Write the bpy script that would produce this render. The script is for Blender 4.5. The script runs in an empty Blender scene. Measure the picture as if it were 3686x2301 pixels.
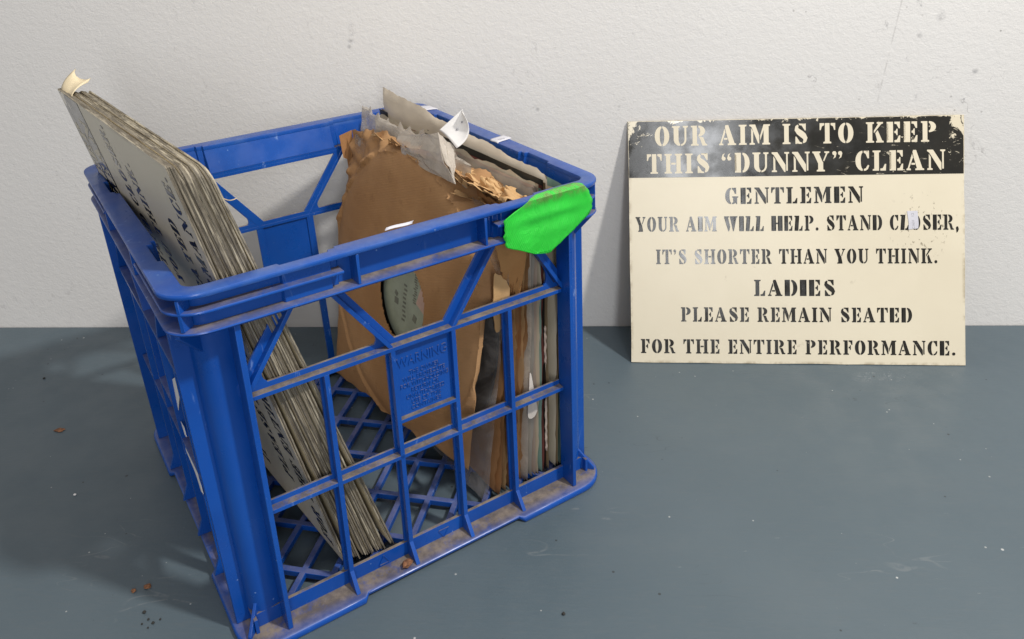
import bpy, bmesh, math, random
from mathutils import Vector, Matrix, noise

random.seed(7)
S = bpy.context.scene
COL = S.collection
R = math.radians

# ------------------------------------------------------------------ camera
cam_d = bpy.data.cameras.new("camera"); cam = bpy.data.objects.new("camera", cam_d); COL.objects.link(cam)
PX = 3686.0
F, CX, CY = 2942.0518, 1738.8322, 541.4191
YAW, PITCH, ROLL = 0.0945, 1.2564, -0.0508
cam_d.sensor_width = 36.0
cam_d.lens = F / PX * 36.0
cam_d.shift_x = (PX/2 - CX) / PX
cam_d.shift_y = (CY - 2301/2) / PX
cam_d.clip_start = 0.01; cam_d.clip_end = 50
cam.matrix_world = Matrix.Translation((-0.0774, -0.8735, 0.5107)) @ Matrix.Rotation(YAW, 4, 'Z') @ Matrix.Rotation(PITCH, 4, 'X') @ Matrix.Rotation(ROLL, 4, 'Z')
S.camera = cam

# ------------------------------------------------------------------ light (an indoor room: a ceiling panel, a bright opening behind the viewer, an added fill strip)
W = bpy.data.worlds.new("World"); S.world = W; W.use_nodes = True
W.node_tree.nodes["Background"].inputs[0].default_value = (1.0, 0.948, 0.925, 1)
W.node_tree.nodes["Background"].inputs[1].default_value = 0.42

def area(name, pos, aim, sx, sy, power, col):
    d = bpy.data.lights.new(name, 'AREA'); d.shape = 'RECTANGLE'; d.size = sx; d.size_y = sy
    d.energy = power; d.color = col
    o = bpy.data.objects.new(name, d); COL.objects.link(o)
    p = Vector(pos); o.location = p
    o.rotation_euler = (Vector(aim) - p).to_track_quat('-Z', 'Y').to_euler()
    return o
L1 = Vector((.86, -.51, 1.36)).normalized()
T0 = Vector((-.12, -.22, .12))
area("ceiling_panel_light", T0 + L1*2.3, T0, .13, .13, 48, (1.0, .955, .89))
L2 = Vector((.14, -.956, .27)).normalized()
area("window_light", Vector((.06, -.03, .17)) + L2*2.6, (.065, -.02, .19), .30, 1.05, 15, (.95, .97, 1.0))
area("added_strip_fill", (.2, -1.35, 2.4), (-.1, -.2, .1), 1.3, .12, 12, (1.0, .97, .93))  # unseen strip added for fill and for highlights along the crate's lip edges

S.view_settings.view_transform = 'Standard'
S.view_settings.look = 'None'
S.view_settings.gamma = 1.0
S.view_settings.exposure = 0.0
S.view_settings.use_curve_mapping = False
S.cycles.max_bounces = 8
S.cycles.transparent_max_bounces = 12
S.cycles.caustics_reflective = False
S.cycles.caustics_refractive = False

# ------------------------------------------------------------------ tagging helpers
def tag(o, label=None, cat=None, group=None, kind=None):
    if label: o['label'] = label
    if cat: o['category'] = cat
    if group: o['group'] = group
    if kind: o['kind'] = kind
    return o

def empty(name, mat, label, cat, group=None):
    o = bpy.data.objects.new(name, None); COL.objects.link(o)
    o.empty_display_size = .05
    o.matrix_world = mat
    return tag(o, label, cat, group)

def link(name, me, mats, parent=None, smooth=None):
    o = bpy.data.objects.new(name, me); COL.objects.link(o)
    for m in (mats if isinstance(mats, (list, tuple)) else [mats]): me.materials.append(m)
    if parent: o.parent = parent
    if smooth is not None:
        for p in me.polygons: p.use_smooth = True
        if smooth < 180: me.set_sharp_from_angle(angle=R(smooth))
    return o

# ------------------------------------------------------------------ materials
class NT:
    def __init__(s, name):
        s.m = bpy.data.materials.new(name); s.m.use_nodes = True
        s.t = s.m.node_tree; s.n = s.t.nodes; s.l = s.t.links
        s.b = s.n["Principled BSDF"]; s.out = s.n["Material Output"]
        s.tc = s.n.new('ShaderNodeTexCoord')
    def ap(s, sock, v):
        if hasattr(v, 'is_output'): s.l.new(v, sock)
        elif isinstance(v, (tuple, list)) and len(v) == 3 and len(sock.default_value) == 4: sock.default_value = (*v, 1)
        else: sock.default_value = v
    def set(s, **k):
        for a, v in k.items(): s.ap(s.b.inputs[a.replace('_', ' ')], v)
    def obj(s): return s.tc.outputs['Object']
    def map(s, v, scale=(1, 1, 1), rot=(0, 0, 0), loc=(0, 0, 0)):
        m = s.n.new('ShaderNodeMapping'); s.l.new(v, m.inputs[0])
        m.inputs['Scale'].default_value = scale; m.inputs['Rotation'].default_value = rot; m.inputs['Location'].default_value = loc
        return m.outputs[0]
    def noise(s, scale, detail=4, rough=.55, v=None, dist=0):
        n = s.n.new('ShaderNodeTexNoise'); s.l.new(v if v is not None else s.obj(), n.inputs['Vector'])
        n.inputs['Scale'].default_value = scale; n.inputs['Detail'].default_value = detail
        n.inputs['Roughness'].default_value = rough; n.inputs['Distortion'].default_value = dist
        return n.outputs['Fac']
    def vor(s, scale, v=None, feat='F1', out='Distance'):
        n = s.n.new('ShaderNodeTexVoronoi'); s.l.new(v if v is not None else s.obj(), n.inputs['Vector'])
        n.inputs['Scale'].default_value = scale; n.feature = feat
        return n.outputs[out]
    def ramp(s, f, a, b, lo=0.0, hi=1.0):
        n = s.n.new('ShaderNodeMapRange'); s.ap(n.inputs[0], f)
        n.inputs[1].default_value = a; n.inputs[2].default_value = b; n.inputs[3].default_value = lo; n.inputs[4].default_value = hi
        n.interpolation_type = 'SMOOTHSTEP'
        return n.outputs[0]
    def math(s, op, a, b=0.0, c=0.0):
        n = s.n.new('ShaderNodeMath'); n.operation = op
        s.ap(n.inputs[0], a); s.ap(n.inputs[1], b); s.ap(n.inputs[2], c)
        return n.outputs[0]
    def mul(s, *a):
        r = a[0]
        for b in a[1:]: r = s.math('MULTIPLY', r, b)
        return r
    def mix(s, f, a, b):
        n = s.n.new('ShaderNodeMix'); n.data_type = 'RGBA'
        s.ap(n.inputs[0], f); s.ap(n.inputs[6], a); s.ap(n.inputs[7], b)
        return n.outputs[2]
    def sep(s, v):
        n = s.n.new('ShaderNodeSeparateXYZ'); s.l.new(v, n.inputs[0]); return n.outputs
    def bump(s, h, strength=.3, dist=.001, nrm=None):
        n = s.n.new('ShaderNodeBump'); s.l.new(h, n.inputs['Height'])
        n.inputs['Strength'].default_value = strength; n.inputs['Distance'].default_value = dist
        if nrm is not None: s.l.new(nrm, n.inputs['Normal'])
        return n.outputs[0]
    def normal(s):
        n = s.n.new('ShaderNodeNewGeometry'); return n.outputs['Normal']
    def dots(s, pts, soft=.4):
        """sum of small marks at given object positions: (x,y,z,r)"""
        tot = None
        for (x, y, z, r) in pts:
            vm = s.n.new('ShaderNodeVectorMath'); vm.operation = 'DISTANCE'
            s.l.new(s.obj(), vm.inputs[0]); vm.inputs[1].default_value = (x, y, z)
            d = s.ramp(vm.outputs['Value'], r*(1-soft), r*(1+soft), 1, 0)
            tot = d if tot is None else s.math('MAXIMUM', tot, d)
        return tot

PTS = [(-.298, 0, .371, .0028), (-.2985, 0, .363, .0035), (-.300, 0, .355, .003), (-.302, 0, .348, .0025), (-.2265, 0, .2907, .0022), (-.654, 0, .110, .0018), (-.6415, 0, .1225, .0015), (-.0975, 0, .271, .0025), (-.0525, 0, .210, .002), (-.0396, 0, .0685, .0025), (.0555, 0, .2466, .003), (.319, 0, .359, .004), (.36, 0, .30, .003), (.30, 0, .34, .003), (.37, 0, .22, .003)]
def m_wall():
    t = NT('painted_plaster')
    big = t.noise(1.6, 3); mid = t.noise(9, 4, .6)
    c = t.mix(t.ramp(big, .35, .7), (.685, .675, .66), (.725, .715, .70))
    # grey rubbed scuffs, most of them high up on the right
    x, y, z = t.sep(t.obj())
    sm = t.mul(t.ramp(x, -.15, .35), t.ramp(z, .12, .3))
    sc1 = t.ramp(t.noise(55, 6, .7, t.map(t.obj(), (1, 1, .45))), .62, .74)
    sc2 = t.ramp(t.noise(7, 3), .40, .58)
    c = t.mix(t.mul(sc1, sc2, t.math('MULTIPLY_ADD', sm, .95, .15), .9), c, (.30, .30, .31))
    strk = t.ramp(t.noise(30, 5, .7, t.map(t.obj(), (1, 1, .22), (0, R(-20), 0)), 1.5), .70, .76)
    c = t.mix(t.mul(strk, t.ramp(t.noise(5, 2), .5, .6), .45), c, (.22, .22, .24))
    iso = t.math('ABSOLUTE', t.math('SUBTRACT', t.noise(11, 5, .6, t.map(t.obj(), (1, 1, .8), (0, R(30), 0)), .6), .5))
    ln = t.mul(t.ramp(iso, .0015, .006, 1, 0), t.ramp(t.noise(13, 3), .54, .62), t.ramp(t.noise(160, 3), .42, .58))
    c = t.mix(t.mul(ln, t.math('MULTIPLY_ADD', sm, .5, .2)), c, (.27, .26, .26))
    spk = t.mul(t.ramp(t.vor(70), .06, .10, 1, 0), t.ramp(t.noise(14, 3), .50, .60), t.math('MULTIPLY_ADD', sm, .6, .15))
    c = t.mix(spk, c, (.33, .32, .31))
    cr = t.math('ABSOLUTE', t.math('SUBTRACT', x, t.math('MULTIPLY_ADD', z, .130, .2295)))
    crk = t.mul(t.ramp(cr, .0004, .0011, 1, 0), t.ramp(t.noise(60, 4), .45, .6), t.ramp(z, .24, .27))
    c = t.mix(t.mul(crk, .45), c, (.42, .41, .40))
    pts = PTS
    c = t.mix(t.mul(t.dots(pts, .6), t.ramp(t.noise(120, 4, .7), .35, .6), .7), c, (.25, .25, .26))
    t.set(Base_Color=c, Roughness=.62)
    t.b.inputs['Specular IOR Level'].default_value = .35
    st = t.map(t.obj(), (1, 1, 1.25), (0, R(25), 0))
    h1 = t.noise(420, 5, .6, st, .3); h2 = t.noise(150, 4, .55, st, .5); h3 = t.vor(95, st)
    h = t.math('ADD', t.mul(h1, .45), t.math('ADD', t.mul(h2, .8), t.mul(h3, .12)))
    t.set(Normal=t.bump(h, .32, .0016))
    return t.m

def m_table():
    t = NT('blue_grey_painted_board')
    big = t.noise(3.0, 4); st = t.map(t.obj(), (1, 7, 1), (0, 0, R(8)))
    br = t.noise(60, 5, .6, st)
    c = t.mix(t.ramp(big, .3, .7), (.068, .097, .118), (.081, .111, .132))
    c = t.mix(t.mul(t.ramp(br, .45, .75), .25), c, (.098, .114, .123))
    # pale dust specks, hairline scratches, rubbed marks, dark grit
    def specks(scale, r0, r1, thr, off):
        n = t.n.new('ShaderNodeTexVoronoi'); t.l.new(t.map(t.obj(), loc=off), n.inputs['Vector']); n.inputs['Scale'].default_value = scale
        sc_ = t.n.new('ShaderNodeSeparateColor'); t.l.new(n.outputs['Color'], sc_.inputs[0])
        size = t.math('MULTIPLY_ADD', sc_.outputs[1], r1-r0, r0)
        inside = t.ramp(t.math('SUBTRACT', n.outputs['Distance'], size), -.012, .012, 1, 0)
        return t.mul(inside, t.ramp(sc_.outputs[0], thr, thr+.02))
    def hair(scale, rot, str_, seed, w0, w1, m0):
        v_ = t.map(t.obj(), str_, (0, 0, rot), (seed, seed*.7, 0))
        iso = t.math('ABSOLUTE', t.math('SUBTRACT', t.noise(scale, 3, .5, v_), .5))
        return t.mul(t.ramp(iso, w0, w1, 1, 0), t.ramp(t.noise(scale*1.3, 2, .5, t.map(t.obj(), loc=(seed, 3, 0))), m0, m0+.05), t.ramp(t.noise(120, 3, .6), .35, .55))
    sm = t.ramp(t.noise(4.5, 5, .62, t.map(t.obj(), (1, 2.2, 1))), .5, .75)
    c = t.mix(t.mul(sm, .14), c, (.13, .15, .16))
    for sd, (sc_, rt_, st_) in enumerate(((5, .5, (1, 4, 1)), (5, 2.0, (4, 1, 1)), (4, 1.1, (1, 3, 1)), (6, 2.6, (1, 4, 1)))):
        c = t.mix(t.mul(hair(sc_, rt_, st_, sd*3.7+1, .0006, .0034, .61), .42), c, (.035, .045, .052) if sd % 2 else (.17, .19, .20))
    dash = t.ramp(t.noise(46, 5, .68, t.map(t.obj(), (1, 6, 1), (0, 0, R(4)))), .685, .72)
    c = t.mix(t.mul(dash, t.ramp(t.noise(7, 3, .5, t.map(t.obj(), loc=(2, 1, 0))), .52, .60), .55), c, (.26, .285, .29))
    c = t.mix(t.mul(specks(45, .02, .055, .55, (0, 0, 0)), .85), c, (.46, .47, .47))
    c = t.mix(t.mul(specks(75, .02, .07, .66, (3, 1, 0)), .75), c, (.40, .41, .41))
    c = t.mix(t.mul(specks(52, .02, .08, .55, (7, 2, 0)), .8), c, (.022, .024, .026))
    c = t.mix(t.mul(t.ramp(t.noise(26, 6, .72), .66, .72), t.ramp(t.noise(6, 2), .5, .58), .6), c, (.032, .038, .042))
    t.set(Base_Color=c, Roughness=t.ramp(t.noise(25, 4), .3, .7, .40, .56))
    h = t.math('ADD', t.mul(br, .6), t.mul(t.noise(300, 4), .35))
    t.set(Normal=t.bump(h, .22, .0012))
    return t.m

def m_crate(name='blue_moulded_plastic', dusty=1.0):
    t = NT(name)
    c = t.mix(t.ramp(t.noise(12, 4), .3, .7), (.0026, .053, .285), (.0042, .068, .345))
    # pale rubbed scratches
    scr = t.ramp(t.noise(90, 6, .7, t.map(t.obj(), (1, 1, .25), (R(20), R(15), 0)), 1), .62, .70)
    c = t.mix(t.mul(scr, t.ramp(t.noise(22, 3), .44, .58), .65), c, (.17, .28, .56))
    c = t.mix(t.mul(t.ramp(t.noise(7, 4, .6), .48, .72), .35), c, (.016, .10, .40))
    nick = t.mul(t.ramp(t.vor(120), .05, .09, 1, 0), t.ramp(t.noise(30, 3), .52, .60))
    c = t.mix(t.mul(nick, .6), c, (.22, .34, .60))
    x, y, z = t.sep(t.obj())
    nz = t.sep(t.normal())[2]
    up = t.ramp(nz, .75, .95)
    fine = t.noise(260, 6, .7); mid = t.noise(38, 5, .65)
    rim = t.ramp(z, .278, .281)           # the handled rim stays cleaner than the ledges
    d = t.math('ADD', t.mul(mid, .9), t.mul(fine, .5))
    dust = t.mul(up, t.ramp(d, .36, .72), t.math('MULTIPLY_ADD', rim, -.70, .96), t.ramp(t.math('MAXIMUM', t.math('ABSOLUTE', x), t.math('ABSOLUTE', y)), .151, .1625, 1, .40), dusty)
    dc = t.mix(t.ramp(t.noise(70, 5, .7), .35, .68), (.095, .078, .062), (.215, .175, .130))
    c = t.mix(dust, c, dc)
    # thin grime film low on the upright faces
    film = t.mul(t.ramp(t.noise(18, 5, .65), .48, .75), t.ramp(nz, -.2, .3, 0, .10))
    c = t.mix(film, c, (.13, .10, .085))
    rub = t.mul(rim, t.ramp(t.noise(30, 5, .7, t.map(t.obj(), (1, 1, 3))), .42, .72), .26)
    c = t.mix(rub, c, (.10, .18, .36))
    t.set(Base_Color=c, Roughness=t.math('MULTIPLY_ADD', dust, .45, t.ramp(t.noise(40, 4), .3, .7, .24, .40)))
    t.b.inputs['Specular IOR Level'].default_value = .45
    t.b.inputs['Subsurface Weight'].default_value = 0.0
    hb = t.math('ADD', t.mul(t.noise(55, 3), .6), t.mul(t.mul(dust, fine), .8))
    t.set(Normal=t.bump(hb, .22, .0008))
    return t.m

def m_simple(name, col, rough=.6, var=.12, scale=25, bump=.15, bscale=120, spec=.5, col2=None, aniso=(1, 1, 1)):
    t = NT(name)
    c2 = col2 or tuple(min(1, v*(1+var*2)) for v in col); c1 = tuple(v*(1-var) for v in col)
    v = t.map(t.obj(), aniso)
    t.set(Base_Color=t.mix(t.ramp(t.noise(scale, 5, .62, v), .3, .7), c1, c2), Roughness=rough)
    t.b.inputs['Specular IOR Level'].default_value = spec
    t.set(Normal=t.bump(t.noise(bscale, 5, .6, v), bump, .001))
    return t.m

def m_kraft(name, c1, c2, ribs=True):
    t = NT(name)
    x, y, z = t.sep(t.obj())
    c = t.mix(t.ramp(t.noise(14, 5, .6), .3, .72), c1, c2)
    c = t.mix(t.mul(t.ramp(t.noise(60, 5, .7), .58, .72), .35), c, tuple(v*.55 for v in c1))
    t.set(Base_Color=c, Roughness=.78)
    t.b.inputs['Specular IOR Level'].default_value = .25
    fine = t.noise(160, 5, .6)
    h = t.mul(fine, .5)
    if ribs:
        rb = t.math('SINE', t.math('MULTIPLY', t.math('ADD', z, t.mul(y, .35)), 2600))
        h = t.math('ADD', h, t.mul(rb, .12))
    t.set(Normal=t.bump(h, .25, .0007))
    return t.m

def m_edge():   # cream board edge rubbed with grime along its length
    t = NT('cream_board_edge')
    oi = t.n.new('ShaderNodeObjectInfo')
    va = t.n.new('ShaderNodeVectorMath'); va.operation = 'ADD'; t.l.new(t.obj(), va.inputs[0])
    cx = t.n.new('ShaderNodeCombineXYZ')
    for i_, k_ in enumerate((37.0, 11.0, 23.0)): t.l.new(t.math('MULTIPLY', oi.outputs['Random'], k_), cx.inputs[i_])
    t.l.new(cx.outputs[0], va.inputs[1])
    g = t.noise(22, 5, .7, t.map(va.outputs[0], (.5, .5, 6)))
    g2 = t.noise(120, 5, .7, t.map(va.outputs[0], (.4, .4, 3)))
    c = t.mix(t.ramp(g, .36, .58), (.44, .395, .30), (.20, .175, .13))
    c = t.mix(t.mul(t.ramp(g2, .42, .60), .85), c, (.07, .06, .046))
    c = t.mix(t.ramp(oi.outputs['Random'], .2, .95, 0, .75), c, (.10, .083, .062))
    t.set(Base_Color=c, Roughness=.7, Normal=t.bump(g2, .4, .0008))
    return t.m

def m_cream():
    t = NT('cream_sign_face')
    c = t.mix(t.ramp(t.noise(6, 4), .3, .7), (.64, .58, .445), (.69, .63, .49))
    dirt = t.mul(t.ramp(t.noise(70, 6, .7), .63, .72), t.ramp(t.noise(9, 3), .46, .64), .5)
    c = t.mix(dirt, c, (.22, .18, .11))
    x, y, z = t.sep(t.obj())
    # the scraped patch round the price sticker
    vm = t.n.new('ShaderNodeVectorMath'); vm.operation = 'DISTANCE'
    t.l.new(t.obj(), vm.inputs[0]); vm.inputs[1].default_value = (.307, .150, 0)
    near = t.ramp(vm.outputs['Value'], .012, .045, 1, 0)
    bits = t.ramp(t.noise(210, 4, .65, t.map(t.obj(), (1, .6, 1), (0, 0, R(30)))), .60, .65)
    c = t.mix(t.mul(near, bits, .85), c, (.16, .13, .08))
    sc = t.ramp(t.noise(30, 6, .7, t.map(t.obj(), (.35, 3, 1), (0, 0, R(-4))), .8), .72, .77)
    c = t.mix(t.mul(sc, t.ramp(t.noise(5, 2), .5, .6), .6), c, (.33, .29, .20))
    edge = t.math('MINIMUM', t.math('MINIMUM', x, t.math('SUBTRACT', .35, x)), t.math('MINIMUM', y, t.math('SUBTRACT', .266, y)))
    ew = t.mul(t.ramp(edge, .0, .004, 1, 0), t.ramp(t.noise(45, 5, .7), .42, .62), .6)
    c = t.mix(ew, c, (.27, .21, .12))
    t.set(Base_Color=c, Roughness=.36)
    t.set(Normal=t.bump(t.noise(60, 4), .10, .0008))
    return t.m

def m_vinyl(wear):
    t = NT('worn_black_vinyl' if wear else 'black_vinyl_lettering')
    c = t.mix(t.ramp(t.noise(20, 4), .3, .7), (.012, .012, .010), (.022, .021, .017))
    x, y, z = t.sep(t.obj())
    cream = (.64, .58, .445)
    if wear:
        ex = t.math('MINIMUM', x, t.math('SUBTRACT', .35, x)); ty = t.math('SUBTRACT', .266, y)
        corner = t.mul(t.ramp(ex, .0, .05, 1, 0), t.ramp(ty, .0, .075, 1, .25))
        top = t.ramp(ty, 0, .009, .85, 0)
        m = t.math('MAXIMUM', corner, top)
        n1 = t.noise(75, 6, .72, t.map(t.obj(), (1, 1, 1), (0, 0, R(40))), .8)
        thr = t.math('MULTIPLY_ADD', m, -.262, .755)
        worn = t.ramp(t.math('SUBTRACT', n1, thr), -.01, .015)
        right = t.mul(t.ramp(x, .16, .30), t.ramp(t.noise(60, 5, .7, t.map(t.obj(), (1, 3.5, 1), (0, 0, R(-28))), 1), .63, .67), .9)
        c = t.mix(t.math('MAXIMUM', worn, right), c, cream)
    else:
        n1 = t.noise(160, 5, .7)
        worn = t.mul(t.ramp(n1, .66, .69), t.ramp(t.noise(18, 3), .48, .60), .85)
        c = t.mix(worn, c, cream)
    t.set(Base_Color=c, Roughness=t.ramp(t.noise(35, 4), .35, .65, .10, .24))
    t.set(Normal=t.bump(t.noise(20, 3), .10, .0012))
    return t.m

def m_plastic(name, tint, alpha, rough=.3):
    t = NT(name)
    wr = t.noise(18, 6, .7, t.map(t.obj(), (1, .5, 1)), 1.5)
    a = t.ramp(wr, .30, .75, max(0, alpha-.16), min(1, alpha+.18))
    t.set(Base_Color=t.mix(t.ramp(t.noise(40, 5), .3, .7), tint, tuple(min(1, v*1.25) for v in tint)), Roughness=rough, Alpha=a)
    t.set(Normal=t.bump(wr, .6, .003))
    return t.m

def m_tape():
    t = NT('fluorescent_green_cloth_tape')
    x, y, z = t.sep(t.obj())
    wv = t.math('SINE', t.math('MULTIPLY', t.math('ADD', t.mul(x, .9), t.mul(z, -.55)), 3600))
    c = t.mix(t.ramp(t.noise(40, 4), .3, .7), (.014, .47, .028), (.024, .57, .042))
    dirt = t.mul(t.ramp(z, .2785, .2858), t.ramp(t.noise(150, 6, .7), .40, .60), .85)
    c = t.mix(dirt, c, (.16, .24, .07))
    spk = t.mul(t.ramp(t.noise(220, 4), .68, .72), .5)
    c = t.mix(spk, c, (.05, .2, .04))
    fd = t.ramp(t.noise(9, 4, .6), .42, .7)
    c = t.mix(t.mul(fd, .35), c, (.03, .36, .05))
    t.set(Base_Color=c, Roughness=.5)
    cre = t.noise(55, 5, .6, t.map(t.obj(), (1, 1, .4), (0, R(35), 0)), 1)
    t.set(Normal=t.bump(t.math('ADD', t.mul(wv, .15), t.mul(t.math('ABSOLUTE', t.math('SUBTRACT', cre, .5)), 5.0)), .55, .0012))
    return t.m

MAT = dict(
    wall=m_wall(), table=m_table(), crate=m_crate(), crate_floor=m_crate('blue_plastic_floor', .42), edge=m_edge(), cream=m_cream(),
    band=m_vinyl(True), vinyl=m_vinyl(False), tape=m_tape(),
    letter=m_simple('cream_lettering', (.64, .58, .445), .42, .03, 10, .1),
    kraft=m_kraft('brown_kraft_card', (.29, .158, .070), (.365, .212, .102)),
    kraft_dark=m_kraft('dark_torn_kraft', (.26, .125, .05), (.37, .19, .08), False),
    kraft_light=m_kraft('pale_torn_kraft', (.44, .27, .125), (.54, .355, .18), False),
    record=m_simple('black_record', (.012, .012, .012), .35, .2, 20, .1),
    clear=m_plastic('clear_crumpled_plastic', (.44, .40, .35), .58, .25),
    smoky=m_plastic('smoky_plastic_sleeve', (.30, .29, .28), .20, .3),
    milky=m_plastic('milky_old_plastic', (.55, .50, .43), .62, .32),
    tan=m_simple('tan_plastic_wrapped_card', (.60, .52, .41), .30, .18, 16, .35, 30, .5, (.72, .64, .52), (1, .35, 1)),
    white=m_simple('white_paper', (.74, .735, .73), .7, .04, 40, .1),
    tongue_kraft=m_kraft('orange_torn_kraft', (.34, .17, .062), (.43, .235, .095)),
    tongue=m_simple('soft_white_paper', (.52, .48, .44), .7, .05, 40, .15),
    sticker=m_simple('white_price_label', (.52, .52, .57), .55, .05, 40, .1),
    ivory=m_simple('ivory_paper', (.55, .49, .37), .7, .16, 25, .2, 90, .3, (.64, .58, .46), (1, 1, .3)),
    pink=m_simple('pinkish_old_paper', (.42, .31, .25), .7, .16, 25, .2, 90, .3, (.52, .43, .36), (1, 1, .3)),
    olive=m_simple('olive_grey_paper', (.30, .29, .22), .7, .16, 25, .2, 90, .3, (.40, .38, .30), (1, 1, .3)),
    red=m_simple('dark_red_card', (.17, .045, .038), .6, .2, 25, .2),
    grey=m_simple('grey_aged_card', (.34, .32, .29), .7, .16, 25, .2, 90, .3, (.44, .42, .38), (1, 1, .3)),
    teal=m_simple('teal_paper', (.19, .33, .29), .65, .12, 25, .2, 90, .3, (.26, .40, .35), (1, 1, .3)),
    black=m_simple('black_printed_card', (.016, .015, .013), .5, .3, 25, .2),
    card=m_simple('aged_brown_card', (.24, .17, .095), .7, .2, 25, .2, 90, .3, (.35, .26, .155), (1, 1, .3)),
    label=m_simple('grey_green_record_label', (.25, .29, .24), .6, .1, 30, .1),
    labelpink=m_simple('faded_pink_label_patch', (.42, .29, .25), .6, .1, 30, .1),
    ink=m_simple('dark_print_ink', (.115, .125, .105), .6, .2, 30, .1),
    greyink=m_simple('grey_print_ink', (.30, .30, .32), .6, .2, 30, .1),
    aged=m_simple('yellowed_paper_tape', (.62, .53, .36), .6, .12, 30, .3),
    rust=m_simple('brown_dry_crumb', (.17, .075, .035), .85, .4, 300, .5, 400),
    grit=m_simple('dark_grit_crumb', (.02, .02, .018), .85, .4, 300, .5, 400),
    fibre=m_simple('pale_dry_fibre', (.55, .45, .30), .8, .2, 100, .2),
)

# ------------------------------------------------------------------ room surfaces
def sheet(name, pts, mat):
    me = bpy.data.meshes.new(name); me.from_pydata(pts, [], [tuple(range(len(pts)))]); me.update()
    return link(name, me, mat)
# painted tabletop: a slab standing against the wall
bm = bmesh.new()
bmesh.ops.create_cube(bm, size=1, matrix=Matrix.Translation((0, -.8, -.02)) @ Matrix.Diagonal((9.0, 1.6, .04, 1)))
me = bpy.data.meshes.new('tabletop'); bm.to_mesh(me); bm.free()
tag(link('tabletop', me, MAT['table']), kind='structure')
bm = bmesh.new()
bmesh.ops.create_cube(bm, size=1, matrix=Matrix.Translation((0, .052, .9)) @ Matrix.Diagonal((9.4, .10, 3.4, 1)))
me = bpy.data.meshes.new('wall'); bm.to_mesh(me); bm.free()
tag(link('wall', me, MAT['wall']), kind='structure')
# ------------------------------------------------------------------ geometry helpers
def L(a, b, t): return a+(b-a)*t
class MB:
    """collects polygons, linked as ONE mesh"""
    def __init__(s): s.v = []; s.f = []; s.mi = []
    def add(s, vs, fs, mi=0):
        b = len(s.v); s.v += [tuple(v) for v in vs]
        s.f += [tuple(b+i for i in f) for f in fs]; s.mi += [mi]*len(fs)
    def hexa(s, p, mi=0):   # 8 pts: bottom 4 ccw, top 4 ccw
        s.add(p, [(3, 2, 1, 0), (4, 5, 6, 7), (0, 1, 5, 4), (1, 2, 6, 5), (2, 3, 7, 6), (3, 0, 4, 7)], mi)
    def build(s, name, mats, parent=None, smooth=None, bevel=0, seg=2, fn=None):
        me = bpy.data.meshes.new(name)
        vs = [fn(v) for v in s.v] if fn else s.v
        me.from_pydata(vs, [], s.f); me.update()
        for p, i in zip(me.polygons, s.mi): p.material_index = i
        bm = bmesh.new(); bm.from_mesh(me); bmesh.ops.recalc_face_normals(bm, faces=bm.faces); bm.to_mesh(me); bm.free()
        o = link(name, me, mats, parent, smooth)
        if bevel:
            b = o.modifiers.new('round', 'BEVEL'); b.width = bevel; b.segments = seg; b.limit_method = 'ANGLE'; b.angle_limit = R(38)
        return o

# ================================================================== THE CRATE
KYAW = 0.6308
KX, KY = -0.1783, -0.3482
VC, H = .1465, .162
cK, sK = math.cos(KYAW), math.sin(KYAW)
CO = Vector((KX - sK*VC, KY + cK*VC, 0))
CM = Matrix.Translation(CO) @ Matrix.Rotation(KYAW, 4, 'Z')     # crate frame: x = along the front, y = depth from the centre
crate = empty('milk_crate', CM, 'blue plastic milk crate holding leaning signs and old record sleeves', 'crate')

def warp(p):
    """the left wall is pushed outwards by the stack leaning on it"""
    x, y, z = p
    s = min(1, max(0, (x + .1615)/.323)); t = min(1, max(0, (y + H)/(2*H))); g = min(1.02, max(0, z/.285))
    du = g*((1-t)*.012*(1-s)**9 + t*(.020 - .019*s**1.6)) + (1-g)*t*.006*(1-s)
    return (x - du, y, z)

def wm(k, s, d, z):
    if k == 0: return (s, -H+d, z)
    if k == 1: return (H-d, s, z)
    if k == 2: return (-s, H-d, z)
    return (-H+d, -s, z)

eps = [0]
def beam(mb, k, a, b, d0, d1, th, off=0.0):
    """straight bar in the plane of wall k from a=(s,z) to b, depth d0..d1, thickness th, shifted sideways by off"""
    eps[0] = (eps[0]+1) % 7; e = eps[0]*.00006
    ax, az = a; bx, bz = b
    dx, dz = bx-ax, bz-az; L = math.hypot(dx, dz); nx, nz = -dz/L, dx/L
    pts = []
    for d in (d0+e, d1-e):
        for (px, pz, sg) in ((ax, az, -1), (bx, bz, -1), (bx, bz, 1), (ax, az, 1)):
            q = off + sg*th/2
            pts.append(wm(k, px+nx*q, d, pz+nz*q))
    mb.hexa(pts)

def fillet(mb, k, c, p1, p2, d0, d1):
    """web plate closing the corner c between two bars with a concave curved edge p1..p2"""
    n = 7; poly = [c]
    for i in range(n+1):
        t = i/n
        x = (1-t)**2*p1[0] + 2*t*(1-t)*(c[0]*.75+.125*(p1[0]+p2[0])) + t*t*p2[0]
        z = (1-t)**2*p1[1] + 2*t*(1-t)*(c[1]*.75+.125*(p1[1]+p2[1])) + t*t*p2[1]
        poly.append((x, z))
    m = len(poly)
    vs = [wm(k, x, d0, z) for x, z in poly] + [wm(k, x, d1, z) for x, z in poly]
    fs = [(0, i, i+1) for i in range(1, m-1)] + [(m, m+i+1, m+i) for i in range(1, m-1)]
    fs += [(i, (i+1) % m, m+(i+1) % m, m+i) for i in range(m)]
    mb.add(vs, fs)

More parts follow.
